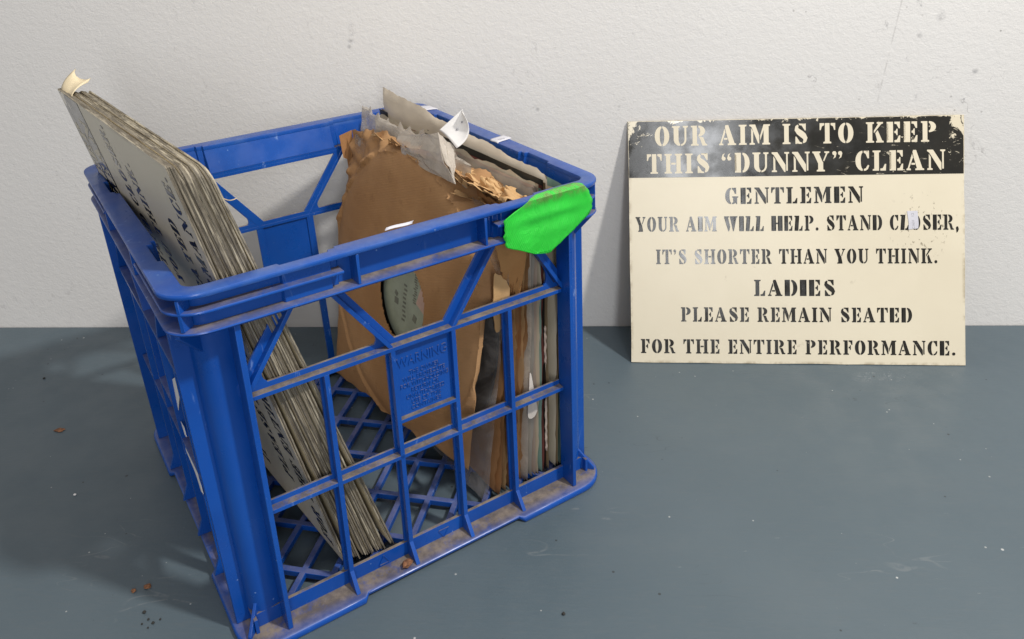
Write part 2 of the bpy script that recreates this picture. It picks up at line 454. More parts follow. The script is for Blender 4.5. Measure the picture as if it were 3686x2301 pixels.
# --- swept rings round the rounded square
def path(Rc, stops, nseg=8, extra=()):
    out = []
    hs = H - Rc
    cen = [(hs, -hs), (hs, hs), (-hs, hs), (-hs, -hs)]
    for k in range(4):
        ss = sorted(set([-hs, hs] + [s for s in stops if abs(s) < hs]))
        for s in ss: out.append((k, s, None, None))
        a0 = -90 + 90*k
        for i in range(1, nseg):
            a = R(a0 + 90*i/nseg); out.append((None, k, cen[k], (math.cos(a), math.sin(a))))
    return out
def ppos(pt, Rc, off, z):
    k, s, c, n = pt
    if k is None:
        r = max(Rc-off, .0008); return (c[0]+n[0]*r, c[1]+n[1]*r, z)
    return wm(k, s, off, z)
def ring(mb, Rc, stops, prof, closed=True, sel=None):
    pts = [p for p in path(Rc, stops)]
    if sel is not None: pts = sel(pts)
    rows = [[ppos(p, Rc, o, z) for (o, z) in prof(p)] for p in pts]
    n = len(rows); m = len(rows[0])
    vs = [v for r in rows for v in r]
    fs = []
    for i in range(n if closed else n-1):
        j = (i+1) % n
        for a in range(m):
            b = (a+1) % m; fs.append((i*m+a, j*m+a, j*m+b, i*m+b))
    if not closed: fs += [tuple(range(m)), tuple((n-1)*m+a for a in range(m))[::-1]]
    mb.add(vs, fs)

ST = []
for a in (.0605, .0660, .0985):
    for sg in (1, -1): ST += [sg*(a-.0005), sg*(a+.0005)]
ST += [sg*x for x in (.02, .04, .08, .115, .135) for sg in (1, -1)] + [0]
def zone(p):
    if p[0] is None: return 0
    s = abs(p[1])
    if s < .0605: return 2
    if .066 <= s <= .0985: return 1
    return 0
def rim_prof(p):
    i = (.0125, .0096, .0150)[zone(p)]
    return [(.0014, .2822), (.0004, .2828), (0, .2840), (.0001, .2852), (.0006, .2860), (.0016, .2863), (i-.0014, .2863), (i-.0004, .2859), (i, .2850), (i, .2822)]
mb = MB(); ring(mb, .021, ST, rim_prof)
mb.build('rim', MAT['crate'], crate, smooth=40, fn=warp)
def band_prof(p):
    a, b, c = ((.0098, .0124, .0165), (.0066, .0095, .0150), (.0124, .0149, .0225))[zone(p)]
    if p[0] in (1, 3): c = min(c, .0165)
    return [(a, .2600), (a, .28215), (b, .28215), (c, .2602)]
mb = MB(); ring(mb, .021, ST, band_prof)
# short upright ribs and the thin middle rib round each corner
for k in range(4):
    for s in (-.0500, .0500): beam(mb, k, (s, .2601), (s, .2821), .0008, .0134, .0021)
def corner_sel(c):
    def f(pts):
        n = len(pts); i0 = [i for i, p in enumerate(pts) if p[0] is None and p[1] == c][0]
        out = []
        i = i0-1; pre = []
        while pts[i % n][0] is not None and pts[i % n][1] > .0588: pre.append(pts[i % n]); i -= 1
        out = pre[::-1]; i = i0
        while pts[i % n][0] is None: out.append(pts[i % n]); i += 1
        while pts[i % n][0] is not None and pts[i % n][1] < -.0588: out.append(pts[i % n]); i += 1
        return out
    return f
for c in range(4):
    ring(mb, .021, ST, lambda p: [(.0010, .2712), (.0006, .2722), (.0010, .2733), (.0100, .2735), (.0100, .2710)], closed=False, sel=corner_sel(c))
    # plate on the diagonal of the corner
    sx, sy = ((1, -1), (1, 1), (-1, 1), (-1, -1))[c]
    hs = H-.021; q = .7071
    def rad(r, w): return (sx*(hs + q*r) - sy*sx*sx*q*w*sx*0 - sy*q*w*sx*sx, sy*(hs + q*r) + sx*q*w)
    pts = []
    for z in (.2601, .2821):
        for (r, w) in ((.0118, -.001), (.0202, -.001), (.0202, .001), (.0118, .001)): pts.append((*rad(r, w), z))
    mb.hexa(pts)
mb.build('top_band', MAT['crate'], crate, smooth=35, fn=warp, bevel=.0003, seg=1)
def lip_prof(p):
    inn = .0225 if p[0] in (0, 2) else .0165
    if p[0] is None: inn = .0165
    return [(.0012, .2573), (.0003, .2580), (0, .2588), (.0004, .2597), (.0014, .2601), (inn, .2603), (inn, .2573)]
mb = MB(); ring(mb, .021, ST, lip_prof)
mb.build('shoulder_ledge', MAT['crate'], crate, smooth=40, fn=warp)

# --- base flange with its stacking notches
BST = [s*sg for s in (.0685, .0725, .05, .1, .13) for sg in (1, -1)] + [0]
def base_prof(p):
    o, dz = (-.0015, 0.0)
    if p[0] is not None and abs(p[1]) < .0705: o, dz = .0026, .0022
    inn = .0205
    return [(o+.0016, .0003+dz), (o+.0004, .0010+dz), (o, .0030+dz), (o+.0005, .0048+dz*.4), (o+.0016, .0058+dz*.2), (o+.003, .0061), (inn, .0061), (inn, .0003+dz)]
mb = MB(); ring(mb, .0260, BST, base_prof)
mb.build('base_flange', MAT['crate'], crate, smooth=40, fn=warp)

# --- four lattice walls
SD = .008
def lattice(k):
    mb = MB(); e = 0 if k in (0, 2) else -SD
    f0, f1 = .0142+e, .0228+e          # bar front / inner face
    w0, w1 = .0202+e, .0227+e          # web
    # ledges
    for z in (.1940, .1010):
        beam(mb, k, (-.1262, z), (.1262, z), f0, f1, .0032)
        beam(mb, k, (-.1262, z), (.1262, z), w0, w1, .0072, .0020)
    beam(mb, k, (-.0238, .1315), (.0238, .1315), f0, f1, .0030)
    # uprights
    for s, top in ((-.0756, .1927), (.0756, .1927), (-.0251, .1927), (.0251, .1927)):
        beam(mb, k, (s, .0062), (s, top), f0, f1, .0036)
        beam(mb, k, (s, .0062), (s, top), w0, w1, .0066)
        # flared foot
        pts = []
        for dd in (-.0016, .0016):
            pts += [wm(k, s+dd, f0+.0006, .0215), wm(k, s+dd, f0-.0098*(1 if e == 0 else .55), .0063), wm(k, s+dd, f1-.001, .0063), wm(k, s+dd, f1-.001, .0215)]
        mb.hexa(pts)
    # diagonals (rib below, web above)
    for sg in (1, -1):
        beam(mb, k, (sg*-.1290, .1945), (sg*-.0885, .2574), f0+.0004, f1, .0030)
        beam(mb, k, (sg*-.1290, .1945), (sg*-.0885, .2574), w0, w1, .0075, sg*.0030)
        beam(mb, k, (sg*-.0252, .1945), (sg*-.0690, .2574), f0+.0004, f1, .0030)
        beam(mb, k, (sg*-.0252, .1945), (sg*-.0690, .2574), w0, w1, .0075, sg*-.0030)
        fillet(mb, k, (sg*-.0262, .1950), (sg*-.0440, .1972), (sg*-.0370, .2100), w0+.0002, w1-.0002)
        fillet(mb, k, (sg*-.1250, .1960), (sg*-.1060, .1972), (sg*-.1130, .2170), w0+.0002, w1-.0002)
        fillet(mb, k, (sg*-.0690, .2572), (sg*-.0800, .2572), (sg*-.0640, .2500), w0+.0002, w1-.0002)
    # bottom band and top strip
    beam(mb, k, (-.148, .0112), (.148, .0112), .0191+e, .0221+e, .0140)
    beam(mb, k, (-.146, .2558), (.146, .2558), w0, w1, .0034)
    # centre panel
    beam(mb, k, (-.0240, .1620), (.0240, .1620), .0186+e, .0210+e, .0600)
    return mb.build('side_wall', MAT['crate'], crate, bevel=.00055, seg=2, fn=warp)
walls = [lattice(k) for k in range(4)]

# --- corner posts
SK = [(-.1512, .0165), (-.1500, .0110), (-.1470, .0066), (-.1430, .0040), (-.1385, .0036), (-.1300, .0052)]
def post(sx, sy):
    mb = MB()
    def P(u, v, z):   # nominal near-left coordinates, mirrored
        return (-sx*u if sx > 0 else u, (v-VC)*(1 if sy < 0 else -1), z)
    n = len(SK); vs = []
    for z in (.0062, .2572):
        for (u, v) in SK: vs.append(P(u, v, z))
        for (u, v) in SK[::-1]: vs.append(P(u+.0022, v+.0022, z))
    m = 2*n
    mb.add(vs, [tuple(range(m))[::-1], tuple(range(m, 2*m))] + [(i, (i+1) % m, m+(i+1) % m, m+i) for i in range(m)])
    def box(u0, u1, v0, v1, z0, z1):
        mb.hexa([P(u0, v0, z0), P(u1, v0, z0), P(u1, v1, z0), P(u0, v1, z0), P(u0, v0, z1), P(u1, v0, z1), P(u1, v1, z1), P(u0, v1, z1)])
    box(-.1304, -.1268, -.0112, .0064, .0063, .2571)
    box(-.1600, -.1490, .0150, .0183, .0063, .2571)
    # gussets: foot and under the shoulder
    q = .7071
    def rad(r, w): return (-.1462-.7071*r - .7071*w, .0068-.7071*r + .7071*w)
    for (za, zb, r) in ((.0062, .0290, .0145), (.2572, .2330, .0165)):
        pts = []
        for w in (-.0013, .0013):
            pts += [(*rad(-.002, w), za), (*rad(r, w), za), (*rad(r, w), za+(zb-za)*.10), (*rad(-.002, w), zb)]
        mb.hexa([P(*p) for p in pts])
    return mb.build('corner_post', MAT['crate'], crate, smooth=32, bevel=.0005, fn=warp)
for sx in (-1, 1):
    for sy in (-1, 1): post(sx, sy)

# --- slanted floor grid
mb = MB()
def clip(c, d):     # line x+y=c (d=1) or y-x=c (d=-1) inside the floor rectangle
    X, Y = .1472, .1392; pts = []
    for x in (-X, X):
        y = c-x if d == 1 else c+x
        if -Y <= y <= Y: pts.append((x, y))
    for y in (-Y, Y):
        x = c-y if d == 1 else y-c
        if -X < x < X: pts.append((x, y))
    return pts[:2] if len(pts) >= 2 else None
def fbar(p, q_, w, z0, z1):
    dx, dy = q_[0]-p[0], q_[1]-p[1]; L = math.hypot(dx, dy)
    if L < .012: return
    nx, ny = -dy/L*w/2, dx/L*w/2
    r = [(p[0]-nx, p[1]-ny), (q_[0]-nx, q_[1]-ny), (q_[0]+nx, q_[1]+ny), (p[0]+nx, p[1]+ny)]
    mb.hexa([(*a, z0) for a in r] + [(*a, z1) for a in r])
for i in range(-5, 6):
    g = clip(.127 - .1465 + .066*i, 1)
    if g: fbar(*g, .0052, .0046, .0100)
for i in range(-9, 10):
    g = clip(.1005 - .1465 + .0343*i, -1)
    if g: fbar(*g, .0050, .0044, .00985)
for (p, q_) in (((-.147, -.139), (.147, -.139)), ((-.147, .139), (.147, .139)), ((-.1425, -.1366), (-.1425, .1366)), ((.1425, -.1366), (.1425, .1366))):
    fbar(p, q_, .0050, .0042, .0102)
mb.build('floor_grid', MAT['crate_floor'], crate, bevel=.0007, seg=2, fn=warp)

# --- raised lettering on the front panel
FONT = bpy.data.fonts.load('<builtin>') if False else None
def text_mesh(body, size, extrude=0.0, width=None):
    cu = bpy.data.curves.new('t', 'FONT'); cu.body = body; cu.size = size; cu.extrude = extrude
    cu.align_x = 'CENTER'; cu.align_y = 'BOTTOM_BASELINE'; cu.resolution_u = 3
    ob = bpy.data.objects.new('t', cu); COL.objects.link(ob)
    dg = bpy.context.evaluated_depsgraph_get(); dg.update()
    me = bpy.data.meshes.new_from_object(ob.evaluated_get(dg))
    bpy.data.objects.remove(ob); bpy.data.curves.remove(cu)
    if width:
        xs = [v.co.x for v in me.vertices]; w = max(xs)-min(xs); c = (max(xs)+min(xs))/2; k = width/w
        for v in me.vertices: v.co.x = (v.co.x-c)*k
    return me
def text_block(name, rows, mat, parent, place):
    """rows: (string, cap height, width, centre x, baseline y); place maps local (x,y,z) -> parent coords"""
    vs, fs = [], []
    for (s, h, w, cx_, y, ex) in rows:
        me = text_mesh(s, h/.73, ex, w); b = len(vs)
        vs += [place(v.co.x+cx_, v.co.y+y, v.co.z) for v in me.vertices]
        fs += [tuple(b+i for i in p.vertices) for p in me.polygons]
        bpy.data.meshes.remove(me)
    me = bpy.data.meshes.new(name); me.from_pydata(vs, [], fs); me.update()
    return link(name, me, mat, parent)
rows = [("WARNING", .0082, .0415, -.0006, .1745, .00035)]
for i, (s, w, cx_) in enumerate((("THE OWNER", .0255, .0005), ("WILL PROSECUTE", .0355, 0), ("FOR WITHHOLDING", .0405, .0003), ("RETURN OR", .0235, .0005), ("UNAUTHORISED", .0325, .0003), ("USE OF THIS", .0250, .0006), ("CONTAINER", .0260, .0004))):
    rows.append((s, .0037, w, cx_, .1662-i*.00505, .00025))
text_block('raised_lettering', rows, MAT['crate'], walls[0], lambda x, y, z: warp(wm(0, x, .0185-z, y)))
# faint moulded marks on the bottom band: a triangle each side
for s0 in (-.0475, .006):
    mb = MB()
    for a in range(3):
        a0, a1 = R(90+120*a), R(210+120*a); rr = .0052; fl = 1 if s0 < 0 else -1
        beam(mb, 0, (s0+rr*math.cos(a0), .0108+fl*rr*math.sin(a0)), (s0+rr*math.cos(a1), .0108+fl*rr*math.sin(a1)), .0184, .0196, .0006)
    mb.build('moulded_mark', MAT['crate'], walls[0], fn=warp)
# ------------------------------------------------------------------ thin sheets bent over things
def patch(name, rows, mat, parent, thick=.00025, smooth=True, fn=None):
    """rows of 3D points -> a sheet with a real thickness"""
    n, m = len(rows), len(rows[0])
    vs = [fn(p) if fn else p for r in rows for p in r]
    fs = [(i*m+j, i*m+j+1, (i+1)*m+j+1, (i+1)*m+j) for i in range(n-1) for j in range(m-1)]
    me = bpy.data.meshes.new(name); me.from_pydata(vs, [], fs); me.update()
    o = link(name, me, mat, parent, 60 if smooth else None)
    md = o.modifiers.new('thickness', 'SOLIDIFY'); md.thickness = thick; md.offset = 1
    return o

# green cloth tape folded over the rim at the right front corner
def tape():
    # unrolled strip: along = distance along the rim (front wall s, then round the corner), across = from the rim top inner edge down
    Rc = .0215; hs = H-Rc
    cl = [(.0105, .2867), (.006, .2869), (.002, .2868), (-.0004, .2858), (-.0009, .2840), (-.0009, .2800), (-.0009, .2740), (-.0009, .2680), (-.0009, .2620), (-.0008, .2585), (-.0006, .2570), (.0010, .2555)]
    def at(sl, off, z):
        if sl <= hs: return wm(0, sl, off, z)
        a = (sl-hs)/Rc
        if a < math.pi/2:
            an = -math.pi/2 + a; r = Rc-off; return (hs + r*math.cos(an), -hs + r*math.sin(an), z)
        return wm(1, -hs + (sl-hs-Rc*math.pi/2), off, z)
    poly = [(.0636, .2553), (.0639, .277), (.080, .284), (.100, .2930), (.136, .2938), (.1405, .285), (.1475, .267), (.134, .2565), (.1045, .2400), (.0925, .2420)]
    rows = []; NR = 22; M = 30
    for i in range(NR+1):
        w = .2404 + (.2934-.2404)*i/NR; xs = []
        for (x0, y0), (x1, y1) in zip(poly, poly[1:]+poly[:1]):
            if (y0 <= w) != (y1 <= w): xs.append(x0+(x1-x0)*(w-y0)/(y1-y0))
        a, b = min(xs), max(xs); row = []
        for j in range(M+1):
            f = j/M; sl = a+(b-a)*f
            if j in (0, M): sl += random.uniform(-.0013, .0013)
            ww = w + (random.uniform(-.0005, .0005) if i in (0, NR) else 0)
            wr = .0008*noise.noise(Vector((sl*70+w*55, w*50, 3))) + .0006*noise.noise(Vector((sl*240, w*90, 7)))
            if w < .2864:
                sag = .0020*abs(math.sin(2*math.pi*min(1, max(0, (w-.2590)/.0265))))*math.sin(math.pi*f)
                row.append(at(sl, -.0010 - abs(wr)*.9 + sag*.8 - max(0, .2573-w)*.02, min(ww, .2868)))
            else: row.append(at(sl, (w-.2864)*1.25 - .0002, .2867 + abs(wr)*.3))
        rows.append(row)
    return patch('tape', rows, MAT['tape'], crate, .0003)
tag(tape(), 'bright green torn cloth tape over the corner')

def rim_sticker(k, s0, s1, offs, skew, mat, ink=None):
    rows = []
    for i, (o, z) in enumerate(offs):
        t = i/(len(offs)-1); rows.append([wm(k, s0+(s1-s0)*j/6 + skew*t, o, z + .0003*math.sin(j)) for j in range(7)])
    return patch('sticker', rows, mat, crate, .00012, fn=warp)
rim_sticker(0, -.0225, -.0015, [(.0146, .2868), (.0154, .2873), (.0157, .2876), (.0159, .2880), (.0160, .2884)], .002, MAT['sticker'])
st1 = rim_sticker(1, -.0240, -.0105, [(-.0025, .2860), (-.0008, .2868), (.004, .2867), (.010, .2867), (.0140, .2866), (.0152, .2858)], -.004, MAT['sticker'])
text_block('stock_number', [('C1631 12', .0030, .0120, 0, 0, .00002)], MAT['greyink'], st1, lambda x, y, z: warp(wm(1, -.0200 - y*.9 + 0*x, .0075 - x*.55, .28715 + z)))
rim_sticker(1, .1130, .1340, [(.0003, .2866), (.004, .2868), (.010, .2867), (.0128, .2862)], .006, MAT['sticker'])
rim_sticker(2, .0860, .0965, [(.0003, .2866), (.004, .2868), (.010, .2867), (.0126, .2862)], .003, MAT['sticker'])
# rub-torn white paper left on the outside of the left wall
def paper_left(pts, name='paper_remnant'):
    vs = [(u_, v_-VC, z_) for (u_, v_, z_) in pts]
    n = len(vs); vs2 = [(x-.0003, y, z) for (x, y, z) in vs]
    mb = MB(); mb.add(vs+vs2, [tuple(range(n))[::-1], tuple(range(n, 2*n))] + [(i, (i+1) % n, n+(i+1) % n, n+i) for i in range(n)])
    return mb.build(name, MAT['white'], crate)
paper_left([(-.1606, .1541, .1320), (-.1608, .130, .150), (-.1606, .1012, .1686), (-.1606, .0949, .1603), (-.1606, .0996, .1513), (-.1606, .1252, .1220), (-.1606, .1406, .1124), (-.1606, .150, .120)])
paper_left([(-.1606, .1288, .0910), (-.1606, .1210, .0945), (-.1606, .1051, .0969), (-.1606, .0766, .1014), (-.1606, .0655, .0862), (-.1606, .0748, .0824), (-.1606, .0830, .0880), (-.1606, .0910, .0904), (-.1606, .1134, .0904)])
paper_left([(-.1606, .1180, .1190), (-.1606, .1060, .1215), (-.1606, .1010, .1150), (-.1606, .1090, .1125)])

# ================================================================== STENCIL LETTERS
def arc(cx, cy, rx, ry, a0, a1, n=9):
    return [(cx+rx*math.cos(R(a0+(a1-a0)*i/n)), cy+ry*math.sin(R(a0+(a1-a0)*i/n))) for i in range(n+1)]
def Rr(x0, y0, x1, y1): return [(x0, y0), (x1, y0), (x1, y1), (x0, y1)]
def stem(x, w=.255, tl=.09, tr=.09, bl=.09, br=.09):
    r = x+w; p = []
    p += [(x-bl, 0), (r+br, 0), (r+br, .07 if br else 0)] if br else [(x-bl, 0), (r, 0)]
    if br: p += [(r, .10)]
    p += [(r, .90)] if tr else []
    p += [(r+tr, .93), (r+tr, 1)] if tr else [(r, 1)]
    p += [(x-tl, 1), (x-tl, .93), (x, .90)] if tl else [(x, 1)]
    p += [(x, .10), (x-bl, .07)] if bl else [(x, 0)]
    return p
def half(cx, sgn, ro, ri, ry=.5, riy=.40, gap=.025, cy=.5):
    o = [(cx+sgn*gap + sgn*(ro-gap)*math.sin(R(180*i/14)), cy+ry*math.cos(R(180*i/14))) for i in range(15)]
    n = [(cx+sgn*gap + sgn*(ri-gap)*math.sin(R(180*i/10)), cy+riy*math.cos(R(180*i/10))) for i in range(10, -1, -1)]
    return o+n
def ribbon(pts, ws):
    L, Rg = [], []
    for i, (p, w) in enumerate(zip(pts, ws)):
        a = pts[max(0, i-1)]; b = pts[min(len(pts)-1, i+1)]
        d = Vector((b[0]-a[0], b[1]-a[1])).normalized(); n = (-d.y, d.x)
        L.append((p[0]+n[0]*w/2, p[1]+n[1]*w/2)); Rg.append((p[0]-n[0]*w/2, p[1]-n[1]*w/2))
    return L+Rg[::-1]
ARM_T = [(.43, 1), (.43, .90), (.55, .88), (.66, .68), (.73, .68), (.73, 1)]
ARM_B = [(.43, 0), (.73, 0), (.75, .33), (.68, .33), (.56, .12), (.43, .10)]
ARM_M = [(.43, .545), (.43, .455), (.50, .44), (.55, .34), (.60, .34), (.60, .66), (.55, .66), (.50, .56)]
def bowl(): return half(.42, 1, .40, .12, .27, .18, .02, .73)
S_MID = ribbon([(.27, .93), (.20, .84), (.19, .72), (.30, .60), (.45, .50), (.59, .39), (.67, .27), (.64, .14), (.55, .05)], [.08, .17, .24, .29, .31, .30, .25, .17, .07])
GL = {
 'I': (.455, [stem(.10)]), 'E': (.78, [stem(.10, tr=0, br=0), ARM_T, ARM_M, ARM_B]), 'F': (.76, [stem(.10, tr=0), ARM_T, ARM_M]),
 'L': (.78, [stem(.10, br=0), ARM_B]), 'H': (1.04, [stem(.10, .245), stem(.695, .245), Rr(.395, .45, .645, .55)]),
 'T': (.86, [stem(.29, tl=0, tr=0), [(.0, 1), (0, .66), (.06, .66), (.12, .84), (.25, .90), (.25, 1)], [(.61, 1), (.61, .90), (.74, .84), (.80, .66), (.86, .66), (.86, 1)]]),
 'O': (.86, [half(.43, -1, .42, .13), half(.43, 1, .42, .13)]),
 'C': (.80, [half(.43, -1, .42, .13), [(.47, 1), (.47, .91), (.58, .84), (.68, .62), (.76, .62), (.76, 1), (.70, 1), (.67, .94), (.57, .99)], [(.47, 0), (.47, .09), (.58, .13), (.70, .30), (.77, .26), (.70, .09), (.58, .01)]]),
 'G': (.90, [half(.43, -1, .42, .13), [(.47, 1), (.47, .91), (.58, .84), (.68, .62), (.76, .62), (.76, 1), (.70, 1), (.67, .94), (.57, .99)], [(.47, 0), (.47, .08), (.55, .11), (.55, .38), (.48, .41), (.48, .47), (.90, .47), (.90, .41), (.82, .38), (.82, 0), (.76, 0), (.71, .07), (.60, .01)]]),
 'D': (.86, [stem(.10, tr=0, br=0), half(.42, 1, .43, .15)]),
 'P': (.84, [stem(.10, tr=0), bowl()]),
 'R': (.94, [stem(.10, tr=0), bowl(), [(.45, .44), (.60, .44), (.72, .40), (.84, .10), (.93, .07), (.93, 0), (.66, 0), (.52, .36)]]),
 'U': (.92, [[(0, 1), (0, .93), (.09, .90)] + arc(.47, .33, .38, .33, 180, 264, 8) + arc(.50, .33, .13, .24, 258, 180, 6) + [(.37, .90), (.45, .93), (.45, 1)],
             [(.49, 0)] + arc(.49, .33, .33, .33, 276, 360, 8) + [(.82, .90), (.91, .93), (.91, 1), (.62, 1), (.62, .93), (.71, .90)] + arc(.50, .33, .21, .24, 0, -86, 6)]),
 'A': (.96, [[(.37, 1), (.53, 1), (.87, .10), (.96, .07), (.96, 0), (.48, 0), (.48, .07), (.57, .10), (.40, .62), (.335, .90)], [(.31, .82), (.36, .64), (.15, .10), (.24, .07), (.24, 0), (0, 0), (0, .07), (.07, .10)], Rr(.27, .27, .47, .36)]),
 'N': (1.0, [[(.11, .80), (.11, .10), (.02, .07), (.02, 0), (.31, 0), (.31, .07), (.22, .10), (.22, .63)], [(.02, 1), (.34, 1), (.79, .36), (.79, 0), (.72, 0), (.13, .86), (.02, .93)], [(.73, 1), (.73, .93), (.83, .90), (.83, .06), (.92, .06), (.92, .90), (1.0, .93), (1.0, 1)]]),
 'M': (1.18, [[(.10, .82), (.10, .10), (0, .07), (0, 0), (.30, 0), (.30, .07), (.21, .10), (.21, .66)], [(0, 1), (.33, 1), (.55, .46), (.55, .06), (.49, .06), (.12, .88), (0, .93)], [(.60, .44), (.80, 1), (1.16, 1), (1.16, .93), (1.08, .90), (1.08, .10), (1.16, .07), (1.16, 0), (.72, 0), (.72, .07), (.80, .10), (.80, .72), (.60, .20)]]),
 'W': (1.24, [[(0, 1), (0, .93), (.07, .90), (.38, 0), (.46, 0), (.56, .30), (.37, .90), (.45, .93), (.45, 1)], [(.52, 1), (.52, .93), (.56, .90), (.82, 0), (.90, 0), (1.15, .90), (1.24, .93), (1.24, 1), (.97, 1), (.97, .93), (1.06, .90), (.95, .46), (.86, .90), (.90, .93), (.90, 1)]]),
 'Y': (.94, [[(0, 1), (0, .93), (.07, .90), (.32, .40), (.32, .10), (.24, .07), (.24, 0), (.69, 0), (.69, .07), (.60, .10), (.60, .46), (.56, .50), (.37, .90), (.45, .93), (.45, 1)], [(.60, .55), (.65, .50), (.85, .90), (.94, .93), (.94, 1), (.67, 1), (.67, .93), (.76, .90)]]),
 'K': (.98, [stem(.10), [(.44, .46), (.44, .58), (.67, .90), (.60, .93), (.60, 1), (.94, 1), (.94, .93), (.84, .90)], [(.52, .46), (.65, .60), (.89, .10), (.97, .07), (.97, 0), (.56, 0), (.56, .07), (.62, .10)]]),
 'S': (.80, [S_MID, [(.31, 1), (.34, .93), (.48, .90), (.64, .66), (.70, .66), (.70, 1), (.64, 1), (.61, .96), (.47, 1)], [(.50, 0), (.47, .07), (.36, .10), (.18, .36), (.12, .36), (.12, 0), (.18, 0), (.21, .04), (.36, 0)]]),
 '.': (.30, [arc(.15, .11, .13, .11, 0, 330, 11)]),
 ',': (.30, [arc(.15, .11, .13, .11, 60, 300, 8) + [(.08, -.20), (.20, -.12), (.28, .03)]]),
 "'": (.28, [[(.02, .93), (.08, 1), (.20, 1), (.26, .90), (.20, .70), (.06, .62), (.13, .74), (.13, .80), (.04, .84)]]),
}
q1 = GL["'"][1][0]
GL['>'] = (.62, [q1, [(x+.32, y) for x, y in q1]])                       # closing quotes
GL['<'] = (.62, [[(.28-x, 1.62-y) for x, y in q1], [(.60-x, 1.62-y) for x, y in q1]])
def stencil(name, s, x0, x1, y0, y1, mat, parent, z, seed=0):
    """one line of stencil letters as flat vinyl, fitted to the box"""
    pos = 0; items = []
    for ch in s:
        if ch == ' ': pos += .52; continue
        w, polys = GL[ch]; items.append((pos, polys)); pos += w+.15
    pos -= .15
    kx, ky = (x1-x0)/pos, (y1-y0)
    bm = bmesh.new()
    rnd = random.Random(seed)
    for (p, polys) in items:
        for poly in polys:
            vs = [bm.verts.new((x0+(p+x)*kx, y0+y*ky, z-.00012)) for x, y in poly]
            bm.faces.new(vs)
    bmesh.ops.triangulate(bm, faces=bm.faces)
    for f in bm.faces:
        if f.normal.z < 0: f.normal_flip()
    ext = bmesh.ops.extrude_face_region(bm, geom=bm.faces[:])
    bmesh.ops.translate(bm, vec=(0, 0, .00012), verts=[v for v in ext['geom'] if isinstance(v, bmesh.types.BMVert)])
    bm.normal_update()
    for f in bm.faces:
        if f.normal.z < -.5: f.normal_flip()
    me = bpy.data.meshes.new(name); bm.to_mesh(me); bm.free()
    return link(name, me, mat, parent)

SW, SH = .35, .266
LINES = [("OUR AIM IS TO KEEP", .0286, .3222, .2382, .2600, 'letter'), ("THIS <DUNNY> CLEAN", .0200, .3309, .2082, .2297, 'letter'),
         ("GENTLEMEN", .1032, .2473, .1741, .1918, 'vinyl'), ("YOUR AIM WILL HELP. STAND CLOSER,", .0068, .3444, .1445, .1608, 'vinyl'),
         ("IT'S SHORTER THAN YOU THINK.", .0283, .3225, .1088, .1248, 'vinyl'), ("LADIES", .1326, .2175, .0738, .0914, 'vinyl'),
         ("PLEASE REMAIN SEATED", .0543, .2963, .0455, .0613, 'vinyl'), ("FOR THE ENTIRE PERFORMANCE.", .0104, .3400, .0104, .0260, 'vinyl')]
def board_mesh(rc, th, wob, seed):
    """sheet with rounded corners, slightly bowed, real thickness; origin = lower left corner of the front face"""
    rnd = random.Random(seed); pts = []
    def cnr(cx, cy, a0):
        return [(cx, cy)] if rc <= 0 or (cx < .1 and rc > .002) else [(cx + (rc if cx < .1 else -rc) + rc*math.cos(R(a0+90*i/5)), cy + (rc if cy < .1 else -rc) + rc*math.sin(R(a0+90*i/5))) for i in range(6)]
    nx = 14
    def edge(p, q, n): return [(p[0]+(q[0]-p[0])*i/n, p[1]+(q[1]-p[1])*i/n) for i in range(1, n)]
    cs = [cnr(0, 0, 180), cnr(SW, 0, 270), cnr(SW, SH, 0), cnr(0, SH, 90)]
    out = []
    for i in range(4):
        out += cs[i]; out += edge(cs[i][-1], cs[(i+1) % 4][0], nx if i % 2 == 0 else 10)
    def bow(x, y): return wob*(math.sin(math.pi*x/SW)*.8 + .35*math.sin(2*math.pi*y/SH+seed)) + .0
    m = len(out)
    nick = [(rnd.uniform(-.0003, .0003), rnd.uniform(-.0003, .0003)) for _ in out]
    f = [(x+a, y+b, bow(x, y)) for (x, y), (a, b) in zip(out, nick)]; bk = [(x, y, z-th) for x, y, z in f]
    me = bpy.data.meshes.new('board')
    me.from_pydata(f+bk, [], [tuple(range(m)), tuple(range(m, 2*m))[::-1]] + [(i, m+i, m+(i+1) % m, (i+1) % m) for i in range(m)])
    me.update()
    for p in me.polygons: p.material_index = 1 if len(p.vertices) == 4 else 0
    return me
def sign_frame(O, X, Y):
    X = Vector(X).normalized(); Y = Vector(Y); Y = (Y - X*Y.dot(X)).normalized(); Z = X.cross(Y)
    M = Matrix((X, Y, Z)).transposed().to_4x4(); M.translation = Vector(O); return M
def make_sign(M, label, detailed=True, rc=.0, th=.0022, wob=0.0, seed=0, group=None, cat='sign', lines=None):
    root = empty('stencilled_sign' if detailed else 'stacked_sign', M, label, cat, group)
    me = board_mesh(rc, th, wob, seed)
    link('board', me, [MAT['cream'], MAT['edge']], root)
    if detailed:
        b = MB(); b.hexa([(.0006, .2040, .0000), (.3494, .2040, .0000), (.3494, .2654, .0000), (.0006, .2654, .0000), (.0006, .2040, .00025), (.3494, .2040, .00025), (.3494, .2654, .00025), (.0006, .2654, .00025)])
        b.build('header_band', MAT['band'], root)
        for (s, x0, x1, y0, y1, mt) in LINES:
            stencil('lettering', s, x0, x1, y0, y1, MAT[mt], root, .00042 if mt == 'letter' else .00022)
    return root

# the sign leaning against the wall
yb0, yb1 = -.0783, -.0831
th = .0025
tz = math.sqrt(SH**2 - yb0**2)
MS = sign_frame((0, yb0, .0008), (.35, yb1-yb0, 0), (0, -yb0-.0008, tz))
sgn = make_sign(MS, 'cream stencilled lavatory sign with black header leaning against the white wall', th=th, seed=1)
